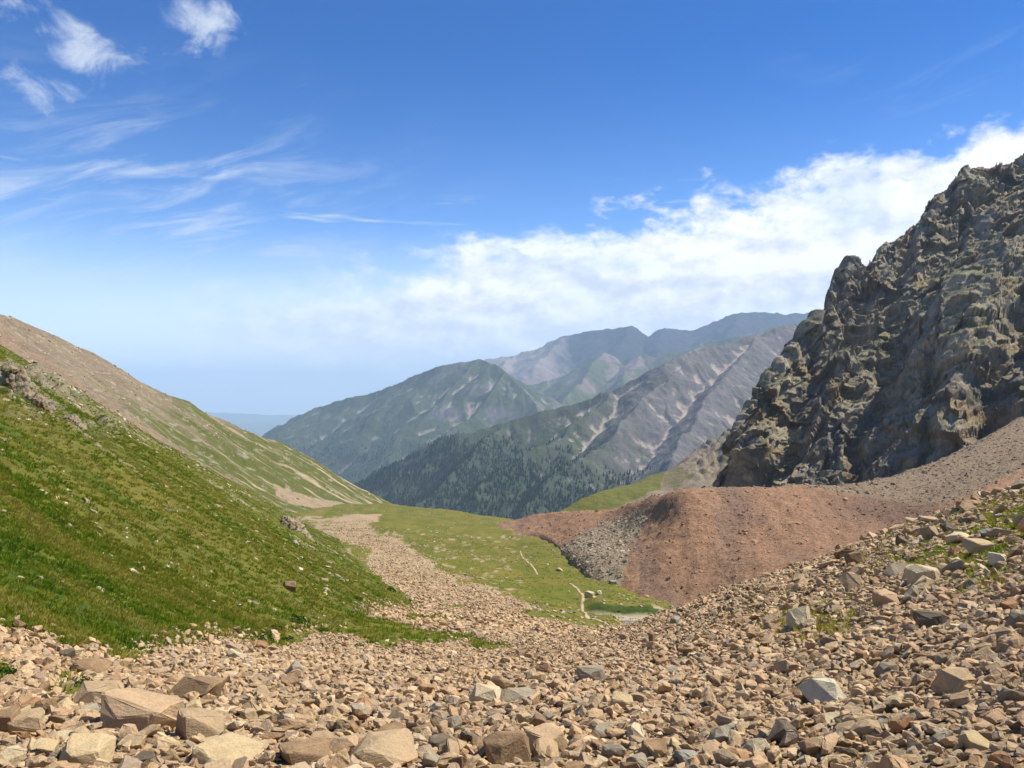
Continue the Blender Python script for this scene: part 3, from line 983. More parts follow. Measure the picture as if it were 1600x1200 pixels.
h1_, h2_ = (cn1[:, 2] - 0.10 * ua) / 0.34, (cn2[:, 2] - 0.10 * ua) / 0.34
b0, t0 = ribs(lean + wv, ub, 25, 13, 4.0)
b1, t1_ = ribs(cn1[:, 0] + wv * 0.9, h1_, 23, 11, 3.0)
b2, t2_ = ribs(cn2[:, 0] + wv * 0.9, h2_, 23, 11, 3.0)
big = (0.42 * b0 + 0.33 * b1 + 0.25 * b2) * (1 - 0.75 * sstep(0.5, 0.86, tg0)) + 0.5 * t0 + 0.3 * t1_ + 0.4 * t2_
disp = big + fc0 * 0.40 + fc1 * 0.42 + fc2 * 0.44 + fc3 * 0.44
disp = disp - disp.mean() - 1.5
tgrid = np.repeat(np.linspace(0, 1, NV)[:, None], NU, 1).ravel()
fade = sstep(0.0, 0.05, tgrid) * (1 - 0.8 * sstep(0.87, 1.0, tgrid))
hn = Nc.reshape(-1, 3) * np.array((0.45, 0.6, 0.3)) + np.array((-0.16, -0.50, 0.10))
CP = Pf + hn * (disp * fade)[:, None]
CP[:, 2] += (facets(sk * np.array((1, 1, 0.3)), 11, 33, 0.9) * 0.45 + perlin2(ua / 7, ua * 0 + 1, 5) * 2.0) * sstep(0.55, 0.86, tgrid)
CP = CP.reshape(NV, NU, 3)
N2 = grid_normals(CP)
N2 = np.where((N2[..., 1] > 0.3)[..., None] & (N2[..., 2] < 0)[..., None], -N2, N2)
nz = np.abs(N2[..., 2]).ravel()
e1 = perlin3(Pf[:, 0] / 34, Pf[:, 1] / 34, Pf[:, 2] / 34) * 0.5 + 0.5
e2 = perlin3(Pf[:, 0] / 5, Pf[:, 1] / 5, Pf[:, 2] / 5) * 0.5 + 0.5
e3 = perlin3(Pf[:, 0] / 13 + 9, Pf[:, 1] / 13, Pf[:, 2] / 22) * 0.5 + 0.5
ccol = lerp((0.125, 0.105, 0.073), (0.335, 0.285, 0.20), np.clip(e2 * 0.7 + e1 * 0.4, 0, 1))
ccol = lerp(ccol, np.array((0.25, 0.165, 0.085)), sstep(0.60, 0.72, e3) * 0.65)
ccol = lerp(ccol, np.array((0.105, 0.112, 0.032)), sstep(0.66, 0.86, nz) * sstep(0.46, 0.62, e1) * 0.75)
ccol = lerp(ccol, np.array((0.085, 0.085, 0.078)), sstep(0.62, 0.78, perlin3(Pf[:, 0] / 21, Pf[:, 1] / 21 + 7, Pf[:, 2] / 40) * 0.5 + 0.5) * 0.6)
def cell_shade(c, k):
    q = np.floor(c * 7.3).astype(np.int64)
    return _perm[_perm[_perm[q[:, 0] & 255] + (q[:, 1] & 255)] + (q[:, 2] & 255)] / 255.0


ccol = ccol * (0.72 + 0.32 * cell_shade(cn2, 1) + 0.26 * cell_shade(cn1, 2))[:, None]
M_crag = ground_material('crag_rock', 0.34, 0.8, 1.2, vary=0.42, stretch=((0, R(16), 0), (1.0, 1.0, 0.35)))
crag = put('rock_crag', grid_mesh('rock_crag', CP[::-1], ccol.reshape(NV, NU, 3)[::-1], smooth=False), label='dark jagged rock crag towering over the moraine at right', cat='crag', kind='thing', mat=M_crag)


# ------------------------------------------------------------------ far mountains: roofs over a skeleton of ridges and spurs
def skeleton(crests, spurs, step, blen, seed, z_drop=0.55):
    """segments (x0, y0, z0, x1, y1, z1): the given lines and side spurs branching off them"""
    r = random.Random(seed)
    segs = []

    def line(pts, branch, L, lev):
        P = [Vector(at(*p)) if not isinstance(p, Vector) else p for p in pts]
        for a, b in zip(P[:-1], P[1:]):
            segs.append((*a, *b))
            ln = (b - a).xy.length
            if not branch:
                continue
            n = max(1, int(ln / step))
            for k in range(n):
                t = (k + r.uniform(0.2, 0.8)) / n
                p = a.lerp(b, t)
                d = (b - a).xy
                if b.z > a.z:
                    d = -d
                d = d.normalized()
                for sgn in (-1, 1):
                    if r.random() < 0.12:
                        continue
                    an = sgn * R(r.uniform(42, 75))
                    dv = Vector((d.x * math.cos(an) - d.y * math.sin(an), d.x * math.sin(an) + d.y * math.cos(an)))
                    l = L * r.uniform(0.6, 1.25)
                    q = [p - Vector((0, 0, 4))]
                    for m in range(3):
                        dv2 = dv.copy()
                        dv2.rotate(Matrix.Rotation(r.uniform(-0.3, 0.3), 2))
                        q.append(q[-1] + Vector((dv2.x * l / 3, dv2.y * l / 3, -l / 3 * z_drop * r.uniform(0.8, 1.25))))
                    line(q, lev < 1, L * 0.45, lev + 1)
    for c in crests:
        line(c, True, blen, 0)
    for c in spurs:
        line(c, True, blen * 0.8, 0)
    return np.array(segs)


def roof(X, Y, segs, slope):
    h = np.full(X.shape, -1e9)
    for x0, y0, z0, x1, y1, z1 in segs:
        dx, dy = x1 - x0, y1 - y0
        l2 = dx * dx + dy * dy + 1e-6
        t = np.clip(((X - x0) * dx + (Y - y0) * dy) / l2, 0, 1)
        d = np.sqrt((X - x0 - t * dx) ** 2 + (Y - y0 - t * dy) ** 2)
        np.maximum(h, z0 + t * (z1 - z0) - slope * d, out=h)
    return h


def mountain(px0, px1, nx, y0, y1, ny, crests, spurs, step, blen, slope, seed, warp, rough, floor, zd=0.55):
    PX, Y = np.meshgrid(np.linspace(px0, px1, nx), np.linspace(y0, y1, ny))
    X = (PX - 800) / F * Y
    wl = blen * 0.6
    wx = fbm2(X / wl, Y / wl, 3, seed) * warp
    wy = fbm2(X / wl, Y / wl, 3, seed + 5) * warp
    Z = roof(X + wx, Y + wy, skeleton(crests, spurs, step, blen, seed, zd), slope)
    Z = Z + ridged2(X / (blen * 0.5), Y / (blen * 0.5), 5, seed + 9, 0.55) * rough + ridged2(X / (blen * 0.11), Y / (blen * 0.11), 4, seed + 11, 0.55) * rough * 0.2 - rough * 0.3
    fl = floor(X, Y)
    Z = np.maximum(Z, fl)
    P = np.stack([X, Y, Z], -1)
    cav = (blur(Z, 7) - Z)
    N = grid_normals(P)
    return P, cav / (np.std(cav) + 1e-6), np.abs(N[..., 2])


# grey massif with the forested flank
c1 = [[(1420, 470, 3700), (1290, 498, 3450), (1180, 527, 3250), (1090, 551, 3020), (1035, 570, 2880), (960, 612, 2900), (900, 634, 2920), (800, 662, 2920), (700, 688, 2920), (640, 714, 2920), (560, 760, 2950), (470, 815, 3000)]]
s1_ = [[(1090, 551, 3020), (1010, 628, 2640), (915, 715, 2330), (815, 800, 2080)],
       [(1180, 527, 3250), (1120, 610, 2700), (1060, 700, 2250), (990, 800, 1950)],
       [(960, 612, 2900), (880, 680, 2620), (785, 742, 2360), (700, 808, 2180)],
       [(800, 662, 2920), (730, 722, 2650), (655, 790, 2420)],
       [(1290, 498, 3450), (1225, 600, 2800), (1160, 710, 2250), (1080, 800, 1950)],
       [(1420, 470, 3700), (1330, 600, 2900), (1260, 720, 2300)]]
MA, cavA, nzA = mountain(480, 1460, 620, 1850, 3900, 430, c1, s1_, 230, 420, 0.78, 3, 40, 24, lambda X, Y: -420 - (Y - 1850) * 0.06, 0.62)
apx, av = proj(MA)
X_, Y_, Z_ = MA[..., 0], MA[..., 1], MA[..., 2]
n1 = fbm2(X_ / 130, Y_ / 130, 4, 80) * 0.5 + 0.5
n2 = fbm2(X_ / 34, Y_ / 34, 4, 81) * 0.5 + 0.5
acol = lerp((0.075, 0.070, 0.070), (0.175, 0.158, 0.150), n2)
grn = lerp((0.036, 0.058, 0.020), (0.060, 0.075, 0.030), n1)
gleft = sstep(1010, 900, apx + (n1 - 0.5) * 160) * sstep(0.45, 0.62, nzA + (n2 - 0.5) * 0.3)
gpatch = sstep(0.58, 0.70, n1 + (nzA - 0.7) * 0.5)
acol = lerp(acol, grn, np.clip(gleft * 0.7 + gpatch * 0.35, 0, 0.95))
talA = sstep(0.8, 1.7, cavA + (n2 - 0.5) * 1.2) * sstep(700, 900, apx)
acol = lerp(acol, np.array((0.36, 0.30, 0.24)), talA * 0.85)
# forest zone: low and to the left
fz = sstep(-95, -225, Z_ + (apx - 780) * 0.40 + (n1 - 0.5) * 240)
fz = fz * (0.35 + 0.65 * sstep(0.36, 0.5, n2 + (n1 - 0.5) * 0.6))
acol = lerp(acol, np.array((0.030, 0.045, 0.022)), fz * 0.8)
M_far = ground_material('mountain_rock', 0.030, 0.7, 7.0, vary=0.24)
put('grey_mountain', grid_mesh('grey_mountain', MA, acol), label='grey rocky mountain flank with dark forest on its lower slopes', kind='structure', mat=M_far)

# left mountain across the gorge
c2 = [[(330, 735, 6900), (400, 694, 6500), (432, 672, 6200), (490, 638, 5900), (550, 621, 5750), (600, 612, 5700), (640, 592, 5600), (700, 572, 5500), (745, 563, 5400), (778, 573, 5250), (818, 610, 4950), (850, 645, 4700), (870, 690, 4400)]]
s2_ = [[(745, 563, 5400), (690, 628, 4950), (630, 690, 4600), (570, 760, 4300)], [(640, 592, 5600), (575, 655, 5200), (500, 722, 4900)],
       [(550, 621, 5750), (500, 668, 5500), (450, 710, 5300)], [(790, 582, 5150), (735, 650, 4650), (660, 725, 4250)], [(850, 645, 4700), (780, 710, 4300), (720, 760, 4000)]]
MB_, cavB, nzB = mountain(300, 960, 470, 3900, 7000, 310, c2, s2_, 420, 760, 0.70, 8, 80, 30, lambda X, Y: -640 - (Y - 3900) * 0.05, 0.56)
X_, Y_, Z_ = MB_[..., 0], MB_[..., 1], MB_[..., 2]
bpx, bv = proj(MB_)
n1 = fbm2(X_ / 260, Y_ / 260, 4, 84) * 0.5 + 0.5
n2 = fbm2(X_ / 60, Y_ / 60, 4, 85) * 0.5 + 0.5
bcol = lerp((0.085, 0.080, 0.078), (0.165, 0.15, 0.14), n2)
bcol = lerp(bcol, lerp((0.036, 0.054, 0.022), (0.060, 0.074, 0.032), n2), sstep(0.40, 0.56, n1 + (nzB - 0.72) * 0.9 + sstep(720, 560, bpx) * 0.16) * 0.9)
bcol = lerp(bcol, np.array((0.33, 0.28, 0.23)), sstep(1.0, 1.8, cavB + (n2 - 0.5)) * 0.7)
fzB = sstep(-180, -330, Z_ + (n1 - 0.5) * 260 - (bpx - 600) * 0.25) * (0.3 + 0.7 * sstep(0.38, 0.52, n2))
bcol = lerp(bcol, np.array((0.045, 0.068, 0.028)), fzB * 0.75)
put('green_grey_mountain', grid_mesh('green_grey_mountain', MB_, bcol), label='long green and grey mountain across the gorge', kind='structure', mat=M_far)

# middle peaks and the back range
c3 = [[(700, 640, 6900), (780, 610, 7000), (860, 596, 7000), (900, 577, 6900), (940, 553, 6800), (965, 566, 6800), (1000, 553, 6700), (1030, 560, 6500), (1100, 538, 6300), (1200, 516, 6000), (1300, 494, 5900), (1450, 470, 5900)]]
s3_ = [[(940, 553, 6800), (905, 605, 6000), (868, 650, 5400)], [(1000, 553, 6700), (970, 600, 5900), (930, 650, 5200)], [(860, 596, 7000), (830, 625, 6300)],
       [(1100, 538, 6300), (1040, 580, 5500), (980, 630, 4800)], [(1200, 516, 6000), (1150, 560, 5000)]]
MC, cavC, nzC = mountain(740, 1460, 380, 4700, 7300, 180, c3, s3_, 480, 760, 0.66, 15, 90, 34, lambda X, Y: -500 + X * 0 - (Y - 4700) * 0.05, 0.5)
X_, Y_ = MC[..., 0], MC[..., 1]
cpx, cv = proj(MC)
n1 = fbm2(X_ / 300, Y_ / 300, 4, 88) * 0.5 + 0.5
n2 = fbm2(X_ / 70, Y_ / 70, 4, 89) * 0.5 + 0.5
mcl = lerp((0.13, 0.105, 0.095), (0.21, 0.165, 0.145), n2)
mcl = lerp(mcl, np.array((0.060, 0.082, 0.030)), sstep(0.40, 0.56, n1 + (nzC - 0.75) * 0.6 + sstep(585, 640, cv) * 0.2) * 0.85)
put('pinkish_mountain', grid_mesh('pinkish_mountain', MC, mcl), label='pale pinkish mid-distance peaks with green bowls', kind='structure', mat=M_far)

c4 = [[(560, 640, 9800), (640, 600, 9700), (700, 577, 9600), (770, 560, 9500), (805, 557, 9400), (850, 541, 9300), (880, 527, 9200), (935, 517, 9100), (985, 512, 9000), (1020, 528, 9000), (1040, 514, 9000), (1080, 516, 9100), (1120, 502, 9100), (1165, 489, 9000), (1220, 492, 9000), (1280, 488, 9100), (1400, 492, 9200), (1520, 500, 9300)]]
s4_ = [[(985, 512, 9000), (960, 560, 7900)], [(880, 527, 9200), (830, 575, 8000)], [(1165, 489, 9000), (1120, 540, 7800)], [(1040, 514, 9000), (1020, 560, 7800)], [(805, 557, 9400), (770, 590, 8300)]]
MD, cavD, nzD = mountain(540, 1540, 420, 7300, 10200, 150, c4, s4_, 560, 900, 0.62, 21, 100, 44, lambda X, Y: -600 + 0 * X, 0.5)
X_, Y_ = MD[..., 0], MD[..., 1]
dpx, dv_ = proj(MD)
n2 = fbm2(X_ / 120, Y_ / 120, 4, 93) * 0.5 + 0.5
dcol = lerp((0.020, 0.022, 0.026), (0.038, 0.040, 0.044), n2)  # cloud shadow over the range, painted in as a very dark albedo
dcol = lerp(dcol, lerp((0.17, 0.145, 0.13), (0.25, 0.21, 0.185), n2), sstep(900, 850, dpx + (n2 - 0.5) * 60))  # left end painted paler, as the sunlit stretch clear of that shadow
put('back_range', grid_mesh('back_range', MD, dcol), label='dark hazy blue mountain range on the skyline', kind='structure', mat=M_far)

# distant plain and its low hills
PXp, Yp = np.meshgrid(np.linspace(-1500, 3100, 200), np.concatenate([np.linspace(-3000, 3000, 5), np.geomspace(3200, 34000, 80)]))
Xp = np.where(Yp > 3000, (PXp - 800) / F * np.abs(Yp), (PXp - 800) / F * 3000)
Zp = -1010 + sstep(15000, 24000, Yp) * (fbm2(Xp / 4200, Yp / 4200, 4, 97) * 420 + 300)
pcol = np.broadcast_to(np.array((0.12, 0.13, 0.07)), Zp.shape + (3,))
put('distant_plain', grid_mesh('distant_plain', np.stack([Xp, Yp, Zp], -1), pcol), label='hazy blue plain with low hills at the far horizon', kind='structure', mat=M_far)


# conifers
def make_conifer(name, seed, mat):
    """slim spruce, 1 m tall unit: tiers of drooping boughs on a trunk"""
    r = random.Random(seed)
    V, Fc = [], []
    for k in range(3):
        z0, z1 = 0.06 + k * 0.27, 0.52 + k * 0.24
        rad = 0.20 - k * 0.052
        n = 6
        b = len(V)
        for i in range(n):
            a = i * 2 * math.pi / n + r.uniform(-0.2, 0.2)
            q = rad * r.uniform(0.75, 1.2)
            V.append((q * math.cos(a), q * math.sin(a), z0 + r.uniform(-0.04, 0.04)))
        V.append((0, 0, z1))
        for i in range(n):
            Fc.append((b + i, b + (i + 1) % n, b + n))
    b = len(V)
    V += [(0.02, 0, -0.05), (-0.01, 0.017, -0.05), (-0.01, -0.017, -0.05), (0, 0, 0.4)]
    Fc += [(b, b + 1, b + 3), (b + 1, b + 2, b + 3), (b + 2, b, b + 3)]
    me = bpy.data.meshes.new(name)
    me.from_pydata(V, [], Fc)
    me.materials.append(mat)
    return me


M_fir = leaf_material('conifer_needles', [(0.013, 0.026, 0.012), (0.022, 0.040, 0.016), (0.030, 0.048, 0.017)], 0.05)
firs = [make_conifer('conifer', 300 + k, M_fir) for k in range(4)]


def forest(name, P, w, n, hmin, hmax, label):
    px, v = proj(P)
    w = w * ((v < 830) & (px > 400) & (px < 1300))
    pt, nr, _ = sample_grid(P, w, n)
    h = rng.uniform(hmin, hmax, n)
    rot = np.stack([np.zeros(n), np.zeros(n), rng.random(n) * 6.28], 1)
    scl = np.stack([h * rng.uniform(0.8, 1.3, n), h * rng.uniform(0.8, 1.3, n), h], 1)
    return scatter(name, pt - np.array((0, 0, 0.6)), rot, scl, rng.integers(0, 4, n), firs, label)


forest('conifer_forest', MA, fz ** 1.5, 30000, 7, 15, 'dark conifer forest on the grey mountain flank')
forest('distant_forest', MB_, fzB ** 2, 9000, 9, 18, 'dark conifer forest at the foot of the green mountain')


# ------------------------------------------------------------------ footpath and pond
def surf(X, Y):
    """height of the finished valley ground"""
    X, Y = np.asarray(X, float), np.asarray(Y, float)
    fj = np.clip((800 + F * X / Y - GPX[0]) / (GPX[1] - GPX[0]), 0, len(GPX) - 1.001)
    fi = np.clip(np.interp(np.log(Y), GLD, np.arange(len(GLD))), 0, len(GLD) - 1.001)
    i, j = fi.astype(int), fj.astype(int)
    a, b = fi - i, fj - j
    return (Zn[i, j] * (1 - a) + Zn[i + 1, j] * a) * (1 - b) + (Zn[i, j + 1] * (1 - a) + Zn[i + 1, j + 1] * a) * b


def on_ground(px, v, dmin=2.0, dmax=500.0, up=0.0):
    """first point of the ground met along a photograph ray"""
    d = np.geomspace(dmin, dmax, 1200)
    z = np.maximum(surf((px - 800) / F * d, d), np.where(d < 290, hill_z((px - 800) / F * d, np.clip(d, 7, 299))[0] if px < 700 else -1e9, -1e9))
    ray = -(v - HOR) / F * d
    k = int(np.argmax(ray < z + up))
    return Vector(((px - 800) / F * d[k], d[k], float(z[k])))


def plain_material(name, col, rough=0.9, spec=0.2, vary=0.25, scale=3.0):
    m = bpy.data.materials.new(name)
    m.use_nodes = True
    g = NT(m.node_tree)
    n = g.noise(g.n('ShaderNodeNewGeometry').outputs['Position'], scale, 5.0, 0.6)
    hs = g.n('ShaderNodeHueSaturation')
    g.set(hs.inputs[2], g.m('ADD', 1.0, g.m('MULTIPLY', g.m('SUBTRACT', n, 0.5), vary * 4)))
    hs.inputs[4].default_value = (*col, 1)
    b = g.n('ShaderNodeBsdfPrincipled')
    g.set(b.inputs['Base Color'], hs.outputs[0])
    b.inputs['Roughness'].default_value = rough
    b.inputs['Specular IOR Level'].default_value = spec
    o = g.n('ShaderNodeOutputMaterial')
    g.t.links.new(b.outputs[0], o.inputs[0])
    return m


M_path = plain_material('trodden_earth', (0.40, 0.31, 0.19))


def ribbon(name, pts, width, label):
    pw = np.array([on_ground(p, v, dmin=60) for p, v in pts])
    t = np.linspace(0, 1, len(pw))
    c = hermite(t, pw[:, :2], np.linspace(0, 1, 140))
    d = np.gradient(c, axis=0)
    n = np.stack([-d[:, 1], d[:, 0]], 1)
    n /= np.linalg.norm(n, axis=1)[:, None] + 1e-9
    wv = width * (1 + 0.35 * perlin2(np.linspace(0, 25, 140), np.zeros(140), 4))
    rows = []
    for k in (-0.5, -0.17, 0.17, 0.5):
        q = c + n * (wv * k)[:, None]
        rows.append(np.stack([q[:, 0], q[:, 1], surf(q[:, 0], q[:, 1]) + (0.10 if abs(k) < 0.3 else 0.05)], 1))
    P = np.array(rows)
    me = grid_mesh(name, P, np.ones(P.shape) * 0.4)
    return put(name, me, label=label, kind='structure', mat=M_path)


ribbon('footpath', [(813, 861), (816, 870), (826, 880), (834, 888), (840, 899)], 0.4, 'upper stretch of pale footpath crossing the green meadow')
ribbon('footpath', [(890, 912), (897, 916), (905, 925), (911, 932), (909, 942), (910, 953), (917, 962), (930, 968), (945, 974), (960, 979)], 0.48, 'pale footpath winding past the shaded boulder to the pond')

wm = bpy.data.materials.new('pond_water')
wm.use_nodes = True
g = NT(wm.node_tree)
b = g.n('ShaderNodeBsdfPrincipled')
b.inputs['Base Color'].default_value = (0.16, 0.16, 0.13, 1)
b.inputs['Roughness'].default_value = 0.12
bp = g.n('ShaderNodeBump')
bp.inputs['Strength'].default_value = 0.08
g.set(bp.inputs['Height'], g.noise(g.n('ShaderNodeNewGeometry').outputs['Position'], 2.0, 3.0))
g.t.links.new(bp.outputs[0], b.inputs['Normal'])
oo = g.n('ShaderNodeOutputMaterial')
g.t.links.new(b.outputs[0], oo.inputs[0])
bm = bmesh.new()
vs_ = []
for k in range(40):
    a = k * 2 * math.pi / 40
    rr = 1 + 0.12 * math.sin(3 * a + 1) + 0.07 * math.sin(5 * a)
    vs_.append(bm.verts.new((17.6 + 5.2 * rr * math.cos(a), 114.6 + 2.9 * rr * math.sin(a), -32.70)))
bm.faces.new(vs_)
me = bpy.data.meshes.new('pond_water')
bm.to_mesh(me)
bm.free()
put('pond_water', me, label='small shallow grey pond beside the footpath', kind='structure', mat=wm)

# ------------------------------------------------------------------ stones
STONE_COLS = [(0.22, 0.145, 0.082), (0.32, 0.215, 0.122), (0.40, 0.285, 0.172), (0.34, 0.25, 0.16), (0.44, 0.32, 0.195), (0.27, 0.22, 0.165),
              (0.41, 0.275, 0.165), (0.48, 0.365, 0.23), (0.35, 0.24, 0.135), (0.54, 0.43, 0.285), (0.25, 0.195, 0.14), (0.39, 0.295, 0.18)]
STONE_COLS = [(c[0] * 1.19, c[1] * 1.14, c[2] * 1.04) for c in STONE_COLS]
M_stone = stone_material('scree_stone', STONE_COLS)
M_pale = stone_material('pale_stone', [(0.28, 0.225, 0.145), (0.40, 0.34, 0.235), (0.52, 0.46, 0.34), (0.31, 0.25, 0.165), (0.24, 0.185, 0.115)])
M_greyst = stone_material('grey_stone', [(0.20, 0.155, 0.10), (0.33, 0.265, 0.175), (0.45, 0.37, 0.25), (0.25, 0.20, 0.135)])
M_redst = stone_material('red_stone', [(0.15, 0.085, 0.05), (0.30, 0.165, 0.09), (0.40, 0.25, 0.15), (0.20, 0.13, 0.085), (0.30, 0.19, 0.115)])
shapes = []
for k in range(16):
    r = random.Random(900 + k)
    dm = (1.0, r.uniform(0.55, 0.9), r.uniform(0.26, 0.55))
    shapes.append((dm, 900 + k, r.randint(11, 18)))


def stones_for(mat, tag, n=16, lo=False):
    out = []
    for k in range(n):
        dm, sd, npt = shapes[k]
        me = make_stone(tag, sd + (50 if lo else 0), dm, npt - (3 if lo else 0), 0.02 if lo else 0.032)
        me.materials.append(mat)
        out.append(me)
    return out


ST_scree = stones_for(M_stone, 'scree_stone')
ST_pale = stones_for(M_pale, 'pale_stone', 8, True)
ST_grey = stones_for(M_greyst, 'grey_stone', 8, True)
M_brn = stone_material('brown_stone', [(0.15, 0.11, 0.07), (0.25, 0.185, 0.12), (0.36, 0.28, 0.185), (0.20, 0.15, 0.10), (0.30, 0.22, 0.14)])
ST_brn = stones_for(M_brn, 'brown_stone', 8, True)
ST_red = stones_for(M_redst, 'red_stone', 6, True)

